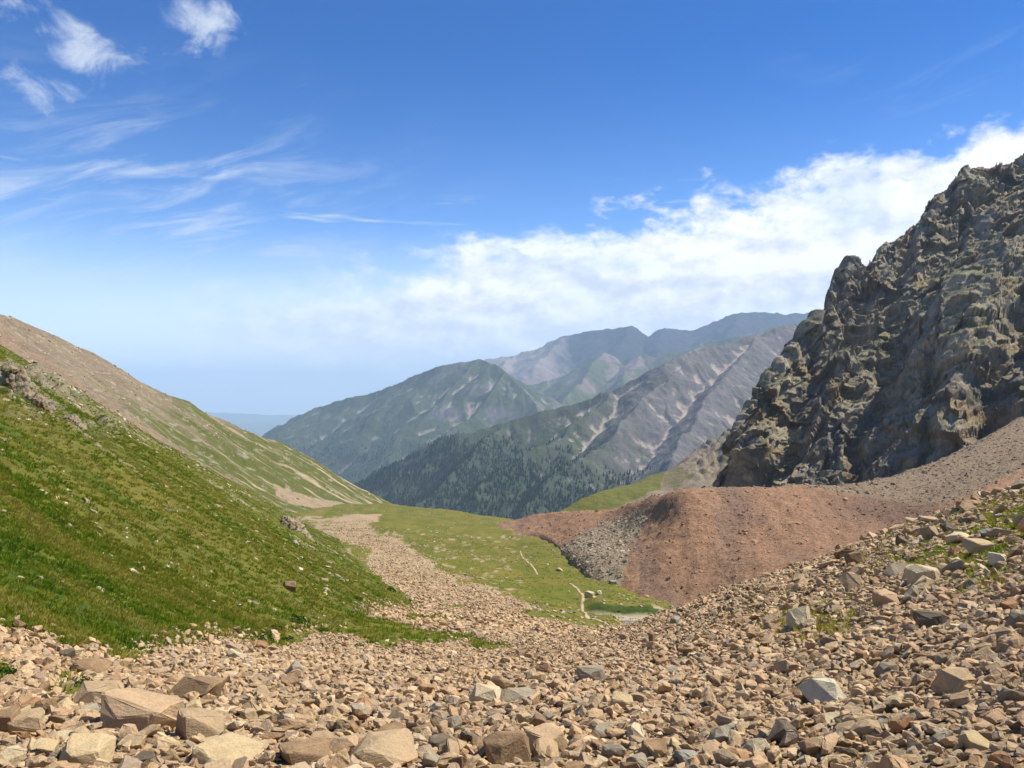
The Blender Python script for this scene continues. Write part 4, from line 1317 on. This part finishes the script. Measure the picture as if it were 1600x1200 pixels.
# landmark boulders of the foreground: column, base row, width (photo pixels), height/width, depth/width, colour, shape, heading, label, short name
BC = {'tan': (0.40, 0.29, 0.185), 'brown': (0.25, 0.165, 0.10), 'grey': (0.30, 0.255, 0.195), 'cream': (0.52, 0.425, 0.29), 'white': (0.60, 0.53, 0.41),
      'dark': (0.15, 0.12, 0.09), 'pinkish': (0.44, 0.305, 0.195), 'rusty': (0.33, 0.185, 0.10), 'bluish': (0.265, 0.255, 0.225), 'sandy': (0.47, 0.36, 0.22)}
BM = {k: stone_material('boulder_' + k, [(v[0] * 0.92, v[1] * 0.91, v[2] * 0.80), (v[0] * 1.06, v[1] * 1.05, v[2] * 0.93)]) for k, v in BC.items()}
HERO = [
    (137, 1058, 56, 0.42, 0.8, 'brown', 2, 10, 'flat grey-brown slab overhanging a green grass tuft at lower left', 'slab over the grass tuft'),
    (104, 1034, 24, 0.75, 0.8, 'dark', 5, 40, 'small dark brown rounded stone just behind the overhanging slab', 'dark stone behind the overhanging slab'),
    (176, 1072, 24, 0.6, 0.8, 'brown', 7, 0, 'small brown block touching the right end of the overhanging slab', 'brown block beside the overhanging slab'),
    (147, 1112, 80, 0.5, 0.8, 'tan', 3, 20, 'tan boulder with a dark streaked front below the overhanging slab', 'streak-fronted boulder'),
    (212, 1154, 134, 0.40, 0.62, 'pinkish', 9, -8, 'largest foreground boulder, long pale top and dark brown front', 'largest pale-topped boulder'),
    (300, 1100, 100, 0.34, 0.8, 'brown', 1, -12, 'wide slab with a flat shaded grey-brown face, beyond the largest boulder', 'wide shaded slab'),
    (309, 1163, 76, 0.58, 0.8, 'tan', 4, 15, 'chunky tan boulder just right of the largest pale-topped boulder', 'chunky tan boulder'),
    (300, 1122, 27, 0.8, 0.9, 'sandy', 6, 30, 'small rounded ochre stone above the chunky tan boulder', 'rounded ochre stone'),
    (132, 1204, 78, 0.5, 0.9, 'sandy', 8, 5, 'pale rounded boulder cut by the bottom edge at lower left', 'pale rounded bottom-edge boulder'),
    (226, 1206, 36, 0.7, 0.8, 'dark', 11, 0, 'dark brown square block at the bottom edge below the largest boulder', 'dark square block'),
    (38, 1156, 54, 0.7, 0.8, 'tan', 12, 35, 'squat tan block near the lower left corner', 'squat corner block'),
    (66, 1128, 36, 0.9, 0.8, 'brown', 13, 60, 'upright brown stone between the corner block and streaked boulder', 'upright brown stone'),
    (2, 1158, 46, 0.9, 0.8, 'brown', 14, 10, 'brown boulder cut off by the left edge of the picture', 'left-edge boulder'),
    (10, 1070, 34, 0.35, 0.5, 'white', 1, -40, 'whitish narrow slab at the left edge under a dark grass tuft', 'whitish left-edge slab'),
    (345, 1198, 108, 0.26, 0.8, 'sandy', 0, -20, 'broad low sandy slab at the bottom edge, left of centre', 'broad low sandy slab'),
    (387, 1134, 27, 0.8, 0.9, 'sandy', 6, 45, 'pale yellow rounded stone beyond the broad low sandy slab', 'pale yellow stone'),
    (446, 1142, 34, 0.62, 0.8, 'cream', 10, 5, 'cream white stone right of the pale yellow stone', 'cream white stone'),
    (458, 1066, 30, 0.85, 0.8, 'grey', 15, 50, 'grey pyramid-shaped stone standing alone on fine scree', 'grey pyramid stone'),
    (407, 1021, 18, 0.9, 0.9, 'rusty', 12, 20, 'orange block at the lower edge of the green hillside', 'orange block'),
    (504, 1176, 52, 0.5, 0.8, 'pinkish', 2, -25, 'tilted pinkish slab with a black shadowed notch', 'tilted pinkish slab'),
    (474, 1200, 80, 0.4, 0.7, 'brown', 4, 12, 'broad brown rock at the bottom edge right of the low sandy slab', 'broad brown bottom rock'),
    (594, 1204, 112, 0.36, 0.8, 'tan', 0, 8, 'very broad flat tan slab at the bottom edge', 'very broad tan slab'),
    (616, 1162, 50, 0.5, 0.7, 'brown', 7, -5, 'dark-fronted brown block behind the very broad tan slab', 'dark-fronted brown block'),
    (757, 1112, 58, 0.6, 0.75, 'cream', 3, -18, 'cream boulder standing out in the middle of the scree', 'cream middle boulder'),
    (808, 1102, 66, 0.28, 0.8, 'grey', 1, -8, 'low grey slab touching the cream middle boulder', 'low grey slab'),
    (792, 1204, 74, 0.72, 0.8, 'brown', 5, 5, 'big dull brown boulder at the bottom centre', 'big bottom-centre boulder'),
    (856, 1184, 64, 0.62, 0.8, 'pinkish', 8, 25, 'pale pinkish boulder right of the big bottom-centre boulder', 'pale pinkish boulder'),
    (835, 1070, 34, 0.6, 0.8, 'sandy', 13, 15, 'sandy boulder with a brown patch beyond the low grey slab', 'sandy patched boulder'),
    (686, 1176, 38, 0.6, 0.9, 'dark', 11, 30, 'dark wet-looking stone in a black hollow', 'dark stone in the hollow'),
    (700, 1137, 42, 0.3, 0.4, 'bluish', 1, 25, 'thin bluish grey slab tilted above the black hollow', 'thin bluish slab'),
    (925, 1074, 46, 0.6, 0.8, 'grey', 9, 0, 'grey boulder where the scree meets the right-hand slope', 'grey junction boulder'),
    (971, 1116, 36, 0.75, 0.8, 'sandy', 12, -5, 'two-toned block, grey on top and orange in front', 'two-toned block'),
    (1290, 1106, 72, 0.5, 0.8, 'white', 10, -10, 'brightest white boulder on the right-hand scree', 'bright white boulder'),
    (1226, 1168, 44, 0.7, 0.9, 'dark', 15, 40, 'dark grey faceted rock casting a deep shadow below the white boulder', 'dark faceted rock'),
    (1492, 1090, 58, 0.66, 0.8, 'tan', 3, 30, 'big faceted tan boulder on the far right scree', 'big faceted tan boulder'),
    (1530, 1178, 50, 0.55, 0.8, 'sandy', 7, -4, 'rectangular sandy block near the lower right corner', 'sandy corner block'),
    (1386, 1062, 38, 0.62, 0.8, 'grey', 13, 22, 'angular grey block above the white boulder', 'angular grey block'),
    (1347, 1046, 24, 1.1, 0.7, 'rusty', 14, 60, 'pointed rust brown stone left of the angular grey block', 'pointed rusty stone'),
    (1457, 988, 50, 0.55, 0.9, 'dark', 9, -15, 'dark overhanging boulder with a black shadow on the right slope', 'dark overhanging boulder'),
    (1502, 851, 44, 0.38, 0.7, 'cream', 2, 10, 'pale slab on the grassy shoulder of the right slope', 'pale shoulder slab'),
    (1536, 870, 46, 0.5, 0.8, 'sandy', 8, -8, 'sandy block right below the pale shoulder slab', 'sandy shoulder block'),
    (1560, 890, 32, 0.7, 0.8, 'white', 12, 40, 'white-topped stone with a black shaded side on the right shoulder', 'white-topped stone'),
    (1405, 904, 52, 0.40, 0.6, 'grey', 1, 22, 'long tilted grey slab on the grassy right slope', 'long tilted grey slab'),
    (1444, 921, 48, 0.72, 0.8, 'cream', 5, -35, 'cream boulder leaning beside the long tilted grey slab', 'leaning cream boulder'),
    (1333, 928, 38, 0.75, 0.8, 'tan', 10, 12, 'rounded tan boulder left of the tilted grey slab', 'rounded tan boulder'),
    (1337, 886, 32, 0.62, 0.8, 'brown', 6, 5, 'rusty brown boulder near the crest of the right slope', 'rusty brown crest boulder'),
    (1387, 954, 38, 0.7, 0.8, 'pinkish', 4, -12, 'pinkish boulder below the long tilted grey slab', 'pinkish slope boulder'),
    (1413, 858, 22, 0.9, 0.9, 'dark', 7, 3, 'dark square stone on the crest of the right slope', 'dark crest stone'),
    (1592, 985, 36, 0.75, 0.8, 'grey', 13, 12, 'smooth grey boulder at the right edge of the picture', 'right-edge grey boulder'),
    (1056, 980, 21, 0.75, 0.8, 'bluish', 5, 50, 'bluish grey stone near the lower end of the right slope', 'bluish grey stone'),
    (1019, 1014, 17, 1.5, 0.6, 'brown', 14, 70, 'upright pointed brown stone at the foot of the right slope', 'upright pointed stone'),
    (450, 926, 25, 0.62, 0.8, 'brown', 3, 10, 'lone brown boulder lying on the green hillside', 'lone hillside boulder'),
    (62, 776, 24, 0.4, 0.6, 'white', 2, -30, 'whitish stone high on the green hillside near the left edge', 'whitish hillside stone'),
    (84, 784, 18, 0.45, 0.7, 'cream', 7, -25, 'smaller pale stone just below the whitish hillside stone', 'pale hillside stone'),
    (922, 938, 14, 0.9, 1.0, 'cream', 8, 30, 'pale boulder with a black shaded front beside the footpath', 'pathside boulder'),
    (936, 931, 9, 0.8, 0.9, 'white', 6, 10, 'small white stone tucked behind the pathside boulder', 'white pathside stone'),
    (958, 915, 13, 0.6, 0.8, 'bluish', 5, 10, 'bluish grey boulder at the toe of the red moraine', 'moraine toe boulder'),
    (874, 894, 11, 0.5, 0.8, 'cream', 2, 20, 'cream slab at the left toe of the grey boulder field', 'cream slab at boulder field'),
]
heroes = []
hero_xy = []
SHAPE_CACHE = {}


def hero_mesh(k, colr):
    key = (k, colr)
    if key not in SHAPE_CACHE:
        dm, sd, npt = shapes[k % 16]
        me = make_stone('boulder', 4000 + sd, (1, 0.95, 0.95), npt + 3, 0.03, 0.014, 0.75)
        me.materials.append(BM[colr])
        co = np.zeros(len(me.vertices) * 3, np.float32)
        me.vertices.foreach_get('co', co)
        co = co.reshape(-1, 3)
        ex = co.max(0) - co.min(0)
        co = (co - (co.max(0) + co.min(0)) / 2) / ex
        me.vertices.foreach_set('co', co.ravel())
        SHAPE_CACHE[key] = me
    return SHAPE_CACHE[key]


def solid_height(x, y):
    z = float(surf(np.array([x]), np.array([y]))[0])
    return z


for (px, v, w, hr, dr, colr, shp, hd, lab, short) in HERO:
    p = on_ground(px, v - w * hr * 0.25)
    s = w / F * p.y
    o = bpy.data.objects.new('boulder', hero_mesh(shp, colr))
    COL.objects.link(o)
    o.scale = (s, s * dr, s * hr * 1.12)
    o.rotation_euler = (R(random.uniform(-9, 9)), R(random.uniform(-10, 10)), R(hd))
    o.location = (p.x, p.y + s * dr * 0.15, p.z + s * hr * 0.30)
    o['label'] = lab
    o['category'] = 'boulder'
    o['group'] = 'boulders that stand out'
    heroes.append((o, short, px, v, w))
    hero_xy.append((p.x, p.y, s))
hero_xy = np.array(hero_xy)

scree_w = (~gm).astype(float)
frame = ((PXg > -70 - 380 * (Yg < 16)) & (PXg < 1670 + 370 * (Yg < 30))).astype(float)
vis_near = frame * scree_w
grassy = (np.exp(-(((PXg - 1275) / 70) ** 2 + ((Vg - 968) / 26) ** 2)) + np.exp(-(((PXg - 1490) / 95) ** 2 + ((Vg - 880) / 28) ** 2))
          + np.exp(-(((PXg - 1590) / 110) ** 2 + ((Vg - 820) / 42) ** 2))) * (Yg < 40)
grassy = np.clip(grassy, 0, 1)
soft_edge = 1 - np.clip(blur(gm.astype(float), 4), 0, 1)
vis_near = np.maximum(vis_near * (Yg < 36), frame * soft_edge ** 1.3)
allow = vis_near * (1 - 0.72 * grassy)
pts, nrm, siz = [], [], []


def add_class(w, n, a, b, ex=2.0):
    p, nr, _ = sample_grid(G, w, n)
    u = rng.random(n)
    s = a * (1 - u * (1 - (a / b) ** ex)) ** (-1 / ex)
    pts.append(p)
    nrm.append(nr)
    siz.append(s)


add_class(allow * (Yg > 1.65) * (Yg < 9), 12000, 0.045, 0.11)
add_class(allow * (Yg > 1.65) * (Yg < 18), 12000, 0.09, 0.21)
add_class(allow * (Yg > 1.65) * (Yg < 11), 4300, 0.12, 0.28)
rside = sstep(900, 1150, PXg)
add_class(allow * (Yg > 9) * (Yg < 40) * (1 - 0.55 * rside), 26000, 0.075, 0.19)
add_class(allow * (Yg > 9) * (Yg < 38) * (0.22 + 0.78 * rside), 20000, 0.115, 0.28)
add_class(allow * (Yg > 9) * (Yg < 45) * (0.3 + 0.7 * rside), 560, 0.25, 0.46)
add_class(vis_near * (Yg > 12) * (Yg < 36) * sstep(1150, 1400, PXg) * (1 - 0.4 * grassy), 170, 0.42, 0.8)
add_class(vis_near * (Yg > 36) * (Yg < 340) * ((PXg < 1000) & (Vg > 815)) / (1 + Yg / 60), 19000, 0.22, 0.6)
lw = (PXb > -500) * keepb * (1 - np.clip(blur(hb.astype(float), 7), 0, 1)) ** 1.6 * (Yb < 60) * (Zb > ground_z(Xb, Yb) - 0.25)
for nn_, a_, b_ in ((4500, 0.08, 0.2), (1500, 0.15, 0.34)):
    p_, n_, _ = sample_grid(AP, out_a * (~ga_) / (1 + (XA ** 2 + YA ** 2) / 60), nn_)
    pts.append(p_)
    nrm.append(n_)
    siz.append(a_ * (1 - rng.random(nn_) * (1 - (a_ / b_) ** 2)) ** -0.5)
for nn_, a_, b_ in ((5000, 0.08, 0.2), (1800, 0.15, 0.4)):
    p_, n_, _ = sample_grid(B, lw.astype(float), nn_)
    pts.append(p_)
    nrm.append(n_)
    siz.append(a_ * (1 - rng.random(nn_) * (1 - (a_ / b_) ** 2)) ** -0.5)
pts, nrm, siz = np.concatenate(pts), np.concatenate(nrm), np.concatenate(siz)
hid = np.zeros(len(pts), bool)
for hx, hy, hs_ in hero_xy:
    hid |= ((pts[:, 0] - hx) ** 2 + (pts[:, 1] - hy) ** 2 < (0.42 * hs_ + 0.3 * siz) ** 2) & (siz > 0.2 * hs_)
pts, nrm, siz = pts[~hid], nrm[~hid], siz[~hid]
nrm = np.where(nrm[:, 2:3] < 0, -nrm, nrm)
rots = tilt_rots(nrm, tilt=0.46)
n = len(pts)
scl = siz[:, None] * np.stack([np.ones(n), rng.uniform(0.75, 1.15, n), rng.uniform(0.8, 1.25, n)], 1)
pick = rng.integers(0, 16, n)
pts = pts + nrm * (siz * rng.uniform(0.02, 0.30, n))[:, None]
# the stones that show largest become things of their own
ppx, ppv = proj(pts)
show = siz / np.maximum(pts[:, 1], 0.5) * (pts[:, 1] > 2.5) * ((ppx > 10) & (ppx < 1590) & (ppv < 1196) & (pts[:, 1] < 34))
NBIG = 235
big_i = np.argsort(-show)[:NBIG]
rest = np.ones(n, bool)
rest[big_i] = False
scatter('scree_stones', pts[rest], rots[rest], scl[rest], pick[rest], ST_scree, 'countless small tan stones of the scree slopes')

ck_ = list(BC)
cw = {'tan': 26, 'brown': 16, 'grey': 12, 'cream': 8, 'dark': 5, 'pinkish': 14, 'rusty': 4, 'bluish': 3, 'sandy': 12}
names = {'tan': 'tan', 'brown': 'brown', 'grey': 'grey', 'cream': 'cream', 'dark': 'dark brown', 'pinkish': 'pinkish', 'rusty': 'rust brown', 'bluish': 'bluish grey', 'sandy': 'sandy yellow'}
ORD = ['', 'second ', 'third ', 'fourth ', 'fifth ', 'sixth ', 'seventh ', 'eighth ', 'ninth ', 'tenth ']
cols_l = random.Random(77).choices(list(cw), list(cw.values()), k=NBIG)
B_MESH = {}
table = {}
for q, i in enumerate(big_i):
    c = cols_l[q]
    key = (int(pick[i]), c)
    if key not in B_MESH:
        me = ST_scree[key[0]].copy()
        me.name = 'rock'
        me.materials.clear()
        me.materials.append(BM[c])
        B_MESH[key] = me
    o = bpy.data.objects.new('rock', B_MESH[key])
    COL.objects.link(o)
    o.location = pts[i]
    o.rotation_euler = rots[i]
    o.scale = scl[i]
    o['category'] = 'rock'
    o['group'] = 'larger stones lying on the scree'
    # which landmark boulder is it next to, and on which side
    best = min(heroes, key=lambda h: math.hypot(h[2] - ppx[i], (h[3] - h[4] * 0.25 - ppv[i]) * 1.4))
    dx, dy = ppx[i] - best[2], (ppv[i] - (best[3] - best[4] * 0.25)) * 1.4
    side = ('right of' if dx > 0 else 'left of') if abs(dx) > abs(dy) else ('in front of' if dy > 0 else 'beyond')
    table.setdefault((c, side, best[1]), []).append((math.hypot(dx, dy), o))
for (c, side, short), lst in table.items():
    lst.sort(key=lambda t: t[0])
    for k, (_, o) in enumerate(lst):
        o['label'] = ('%snearest %s stone %s the %s' % (ORD[min(k, 9)], names[c], side, short))

# pale stones on turf, rubble on the moraine
mw_ = mead * ((PXg > 400) & (PXg < 1100)) * (Yg > 90) * (Yg < 520) * sstep(0.42, 0.62, fbm2(Xg / 26, Yg / 40, 3, 120) * 0.5 + 0.5)
p, nr, _ = sample_grid(G, mw_ / (1 + Yg / 150), 2600)
s = 0.35 * (1 - rng.random(2600) * 0.93) ** -0.45
scatter('meadow_stones', p + np.array((0, 0, 0.06)), tilt_rots(np.abs(nr), tilt=0.2), s[:, None] * np.array((1, 1, 0.9)), rng.integers(0, 8, 2600), ST_pale, 'pale stones dotted over the meadow')
fr0 = (PXb > -60) * keepb * hb
hw_ = (hb * keepb * (Yb > 14) * (Yb < 260) * sstep(0.48, 0.64, fbm2(al / 22, ac / 8, 4, 121) * 0.5 + 0.5) + outc * 2.5) * (PXb > -60) / (1 + (Yb / 60) ** 1.2)
hw2 = fr0 * (Yb < 45) * sstep(0.5, 0.68, fbm2(al / 5, ac / 2.5, 4, 123) * 0.5 + 0.5)
hw_ = hw_ + hw2 * 1.2
p, nr, _ = sample_grid(B, hw_, 3600)
s = (0.11 + 0.0026 * p[:, 1]) * (1 - rng.random(3600) * 0.95) ** -0.45
scatter('hillside_stones', p, tilt_rots(np.where(nr[:, 2:3] < 0, -nr, nr), tilt=0.25), s[:, None] * np.array((1, 0.9, 0.75)), rng.integers(0, 8, 3600), ST_pale, 'pale stones scattered over the green hillside')
mnr = grid_normals(MO)
vis_m = (mpx > 760) & (mpx < 1640) & (mv > 600)
gw = (greyz & vis_m) * 1.0
p, nr, _ = sample_grid(MO, gw, 5200)
s = 0.55 * (1 - rng.random(5200) * 0.96) ** -0.42
scatter('moraine_boulders', p, tilt_rots(np.where(nr[:, 2:3] < 0, -nr, nr), tilt=0.4), s[:, None] * np.ones(3), rng.integers(0, 8, 5200), ST_grey, 'grey boulder field spilling down the left end of the moraine')
p, nr, _ = sample_grid(MO, (rubble & vis_m) / (1 + (MO[..., 1] / 200) ** 2), 9000)
s = 0.38 * (1 - rng.random(9000) * 0.97) ** -0.46
scatter('rubble_stones', p, tilt_rots(np.where(nr[:, 2:3] < 0, -nr, nr), tilt=0.4), s[:, None] * np.ones(3), rng.integers(0, 8, 9000), ST_brn, 'brown rubble field between the moraine and the crag')
p, nr, _ = sample_grid(MO, ((~greyz) & (~rubble) & vis_m) * (1 + 2.0 * dk + 2.0 * hollow), 17000)
s = 0.27 * (1 - rng.random(17000) * 0.99) ** -0.42
scatter('moraine_stones', p, tilt_rots(np.where(nr[:, 2:3] < 0, -nr, nr), tilt=0.4), s[:, None] * np.ones(3), rng.integers(0, 6, 17000), ST_red, 'small reddish stones covering the moraine')

vr_ = (Zr > floor_ + 2) & (Vr > 470) & (Vr < 800) & (PXr > -40) & (PXr < 640)
p, nr, _ = sample_grid(RG, vr_ * (0.15 + specks + 0.8 * mixb), 5000)
s = 0.7 * (1 - rng.random(5000) * 0.97) ** -0.45
scatter('ridge_stones', p, tilt_rots(np.where(nr[:, 2:3] < 0, -nr, nr), tilt=0.35), s[:, None] * np.array((1, 0.9, 0.8)), rng.integers(0, 8, 5000), ST_grey, 'rocks strewn over the brown ridge')

p, nr, _ = sample_grid(FS, (~gh) * (fv < 815) * 1.0, 2500)
s = 0.6 * (1 - rng.random(2500) * 0.98) ** -0.45
scatter('spur_stones', p, tilt_rots(np.where(nr[:, 2:3] < 0, -nr, nr), tilt=0.35), s[:, None] * np.ones(3), rng.integers(0, 8, 2500), ST_brn, 'rocks strewn over the stony spur behind the moraine')


# ------------------------------------------------------------------ outcrops on the hillside
def outcrop(name, px, v, wpx, hpx, dep, seed, label, lean=0.0, base=(0.30, 0.245, 0.17), dd=None):
    p = on_ground(px, v) if dd is None else Vector(at(px, v, dd))
    sx, sz = wpx / F * p.y, hpx / F * p.y
    nu, nv = 90, 70
    th, ph = np.meshgrid(np.linspace(0, 2 * np.pi, nu), np.linspace(-0.5, np.pi / 2, nv))
    d = np.stack([np.cos(ph) * np.cos(th), np.cos(ph) * np.sin(th), np.sin(ph)], -1)
    d = np.sign(d) * np.abs(d) ** 0.75
    P = d * np.array((sx / 2, dep * sx / 2, sz))
    P[..., 0] += P[..., 2] * lean
    W = P.reshape(-1, 3) + seed * 31.7
    k = sx * 0.16
    off = facets(W * np.array((1, 1, 0.5)), k * 1.6, seed, 0.9) * 0.5 + facets(W * np.array((1, 1, 0.6)), k * 0.7, seed + 5, 0.9) * 0.5 + facets(W, k * 0.3, seed + 8, 0.9) * 0.5
    P = (P.reshape(-1, 3) + d.reshape(-1, 3) * off[:, None]).reshape(P.shape)
    P[:, -1] = P[:, 0]
    c = lerp(np.array(base) * 0.7, np.array(base) * 1.35, np.clip(perlin3(W[:, 0] / k, W[:, 1] / k, W[:, 2] / k) * 0.5 + 0.5, 0, 1)).reshape(P.shape)
    c = lerp(c, np.array((0.11, 0.115, 0.03)), (perlin3(W[:, 0] / k / 1.5, W[:, 1] / k / 1.5, W[:, 2] / k + 5) > 0.22).reshape(P.shape[:2]) * 0.7)
    c = lerp(c, np.array((0.30, 0.15, 0.07)), (perlin3(W[:, 0] / k / 1.2 + 4, W[:, 1] / k, W[:, 2] / k / 2) > 0.30).reshape(P.shape[:2]) * 0.6)
    me = grid_mesh(name, P + np.array(p), c, smooth=False)
    return put(name, me, label=label, cat='outcrop', group='rock outcrops on the hillside', mat=M_out)


M_out = ground_material('outcrop_rock', 2.5, 0.9, 0.25, vary=0.3)
outcrop('rock_outcrop', 470, 840, 30, 32, 1.2, 1, 'craggy brown outcrop at the right tip of the green hillside', -0.7)
outcrop('rock_outcrop', 20, 618, 66, 50, 0.8, 2, 'jagged rust-stained outcrop high on the hillside at the left edge', -0.25)
outcrop('rock_outcrop', 60, 645, 40, 26, 0.8, 3, 'smaller pale outcrop below the rust-stained one', -0.2)
outcrop('rock_outcrop', 112, 668, 34, 16, 0.8, 4, 'low broken outcrop lowest on the upper hillside', -0.3)


# ------------------------------------------------------------------ grass tufts
def make_tuft(name, seed, mat, blades=16, spread=0.5, h=1.0):
    r = random.Random(seed)
    V, Fc = [], []
    for k in range(blades):
        a = r.uniform(0, 6.283)
        rad = spread * math.sqrt(r.random()) * 0.5
        x, y = rad * math.cos(a), rad * math.sin(a)
        hh = h * r.uniform(0.45, 1.0)
        wd = r.uniform(0.035, 0.065)
        ln = r.uniform(0.1, 0.55) * hh
        b = r.uniform(0, 6.283)
        ox, oy = math.cos(a + r.uniform(-0.8, 0.8)), math.sin(a + r.uniform(-0.8, 0.8))
        sx, sy = -math.sin(b) * wd, math.cos(b) * wd
        i = len(V)
        V += [(x - sx, y - sy, -0.1), (x + sx, y + sy, -0.1), (x + ox * ln * 0.4 + sx * 0.8, y + oy * ln * 0.4 + sy * 0.8, hh * 0.6),
              (x + ox * ln * 0.4 - sx * 0.8, y + oy * ln * 0.4 - sy * 0.8, hh * 0.6), (x + ox * ln, y + oy * ln, hh)]
        Fc += [(i, i + 1, i + 2, i + 3), (i + 3, i + 2, i + 4)]
    me = bpy.data.meshes.new(name)
    me.from_pydata(V, [], Fc)
    me.materials.append(mat)
    return me


M_blade = leaf_material('grass_blades', [(0.075, 0.155, 0.011), (0.14, 0.225, 0.016), (0.22, 0.265, 0.026), (0.28, 0.28, 0.035), (0.34, 0.30, 0.055), (0.38, 0.32, 0.085)], 0.42)
M_dark = leaf_material('dark_leaves', [(0.022, 0.058, 0.008), (0.040, 0.085, 0.012), (0.032, 0.070, 0.010)], 0.25)
tufts = [make_tuft('grass_tuft', 500 + k, M_blade, 18, 0.9, r_) for k, r_ in enumerate((0.8, 1.0, 0.6, 0.7))]


def tuft_field(name, P, w, n, hmin, hmax, label, src=tufts, flat=1.0):
    p, nr, _ = sample_grid(P, w, n)
    h = rng.uniform(hmin, hmax, n)
    nr = np.where(nr[:, 2:3] < 0, -nr, nr)
    return p, tilt_rots(nr, tilt=0.15, follow=0.5), np.stack([h * 1.5, h * 1.5, h * flat], 1), rng.integers(0, len(src), n)


fr_b = (PXb > -80 - 600 * (Yb < 27) - 160 * (Yb < 62)) * keepb * hb
parts = [tuft_field('', B, fr_b * (Yb < 26), 19000, 0.07, 0.17, ''),
         tuft_field('', B, fr_b * (Yb >= 24) * (Yb < 62), 16000, 0.12, 0.26, '', flat=0.8),
         tuft_field('', B, fr_b * (Yb >= 58) * (Yb < 190), 30000, 0.18, 0.38, '', flat=0.6),
         tuft_field('', G, ((hillg & (PXg > -80)) | bits) * (Yg < 70) * 1.0, 12000, 0.08, 0.2, ''),
         tuft_field('', G, grassy * frame * (Yg < 36), 6000, 0.05, 0.12, ''),
         tuft_field('', G, mead * (Yg > 85) * (Yg < 260) * (PXg > 380) * (PXg < 1080), 9000, 0.18, 0.4, '', flat=0.5)]
scatter('grass', *[np.concatenate([q[k] for q in parts]) for k in range(4)], tufts, 'olive green grass covering hillside, meadow and bits of the scree')


def make_clump(name, seed, mat, n=150):
    """leafy low clump: many small leaf faces through a mound, on short stems"""
    r = random.Random(seed)
    V, Fc = [], []
    for k in range(n):
        a, q = r.uniform(0, 6.283), math.sqrt(r.random())
        x, y = 0.5 * q * math.cos(a) * r.uniform(0.8, 1.15), 0.42 * q * math.sin(a)
        z = (1 - q * q) * 0.42 * r.uniform(0.3, 1.0) + 0.04
        d = Vector((r.uniform(-1, 1), r.uniform(-1, 1), r.uniform(0.1, 1))).normalized()
        s = d.cross(Vector((r.uniform(-1, 1), r.uniform(-1, 1), 0.3))).normalized()
        l, w = r.uniform(0.07, 0.14), r.uniform(0.025, 0.05)
        c = Vector((x, y, z))
        i = len(V)
        V += [tuple(c - d * l * 0.5), tuple(c + s * w), tuple(c + d * l * 0.5), tuple(c - s * w)]
        Fc.append((i, i + 1, i + 2, i + 3))
    me = bpy.data.meshes.new(name)
    me.from_pydata(V, [], Fc)
    me.materials.append(mat)
    return me


clumps = [make_clump('leafy_clump', 600 + k, M_dark) for k in range(4)]
CL = [(465, 975, 34, 'widest dark green leafy clump at the hillside foot'), (430, 985, 22, 'dark leafy clump left of the widest clump at hillside foot'),
      (412, 1004, 30, 'dark leafy clump just behind the orange block'), (448, 1003, 24, 'dark leafy clump right of the orange block'),
      (505, 990, 22, 'dark leafy clump right of the widest clump'), (527, 1010, 16, 'small dark leafy clump alone on pale scree below the hillside'),
      (438, 1020, 12, 'tiny dark clump right beside the orange block on scree'), (560, 1012, 18, 'dark leafy clump at the start of the thin grass strip'),
      (5, 1060, 44, 'dark green grass clump at the left edge above the whitish slab'), (132, 1074, 36, 'green clump in the shadow under the overhanging slab'),
      (90, 1078, 22, 'small green clump left of the overhanging slab'), (282, 1042, 16, 'tiny dark clump on scree below the left hillside foot'),
      (556, 940, 22, 'dark clump on the hillside rim beside the scree tongue'), (610, 925, 18, 'dark clump farther along the hillside rim'),
      (330, 1000, 22, 'green clump where hillside and stones meet left of the orange block')]
for k, (px, v, w, lab) in enumerate(CL):
    p = on_ground(px, v)
    s = w / F * p.y * 1.15
    o = bpy.data.objects.new('leafy_clump', clumps[k % 4])
    COL.objects.link(o)
    o.location = p
    o.scale = (s, s, s * 0.9)
    o.rotation_euler = (0, 0, random.uniform(0, 6.28))
    o['label'] = lab
    o['category'] = 'plant'
    o['group'] = 'dark leafy clumps'

# ------------------------------------------------------------------ haze: the air of the valley
hz = bpy.data.materials.new('haze')
hz.use_nodes = True
g = NT(hz.node_tree)
pv = g.n('ShaderNodeVolumePrincipled')
pv.inputs['Color'].default_value = (0.55, 0.755, 1.0, 1)
pv.inputs['Density'].default_value = 6.4e-5
pv.inputs['Anisotropy'].default_value = 0.0
oo = g.n('ShaderNodeOutputMaterial')
g.t.links.new(pv.outputs[0], oo.inputs['Volume'])
bm = bmesh.new()
bmesh.ops.create_cube(bm, size=1.0)
for v in bm.verts:
    v.co = Vector((v.co.x * 136000, 15500 + v.co.y * 39000, -1050 + (v.co.z + 0.5) * 2080))
me = bpy.data.meshes.new('haze')
bm.to_mesh(me)
bm.free()
put('haze', me, label='thin blue mountain haze filling the valley', kind='stuff', mat=hz)
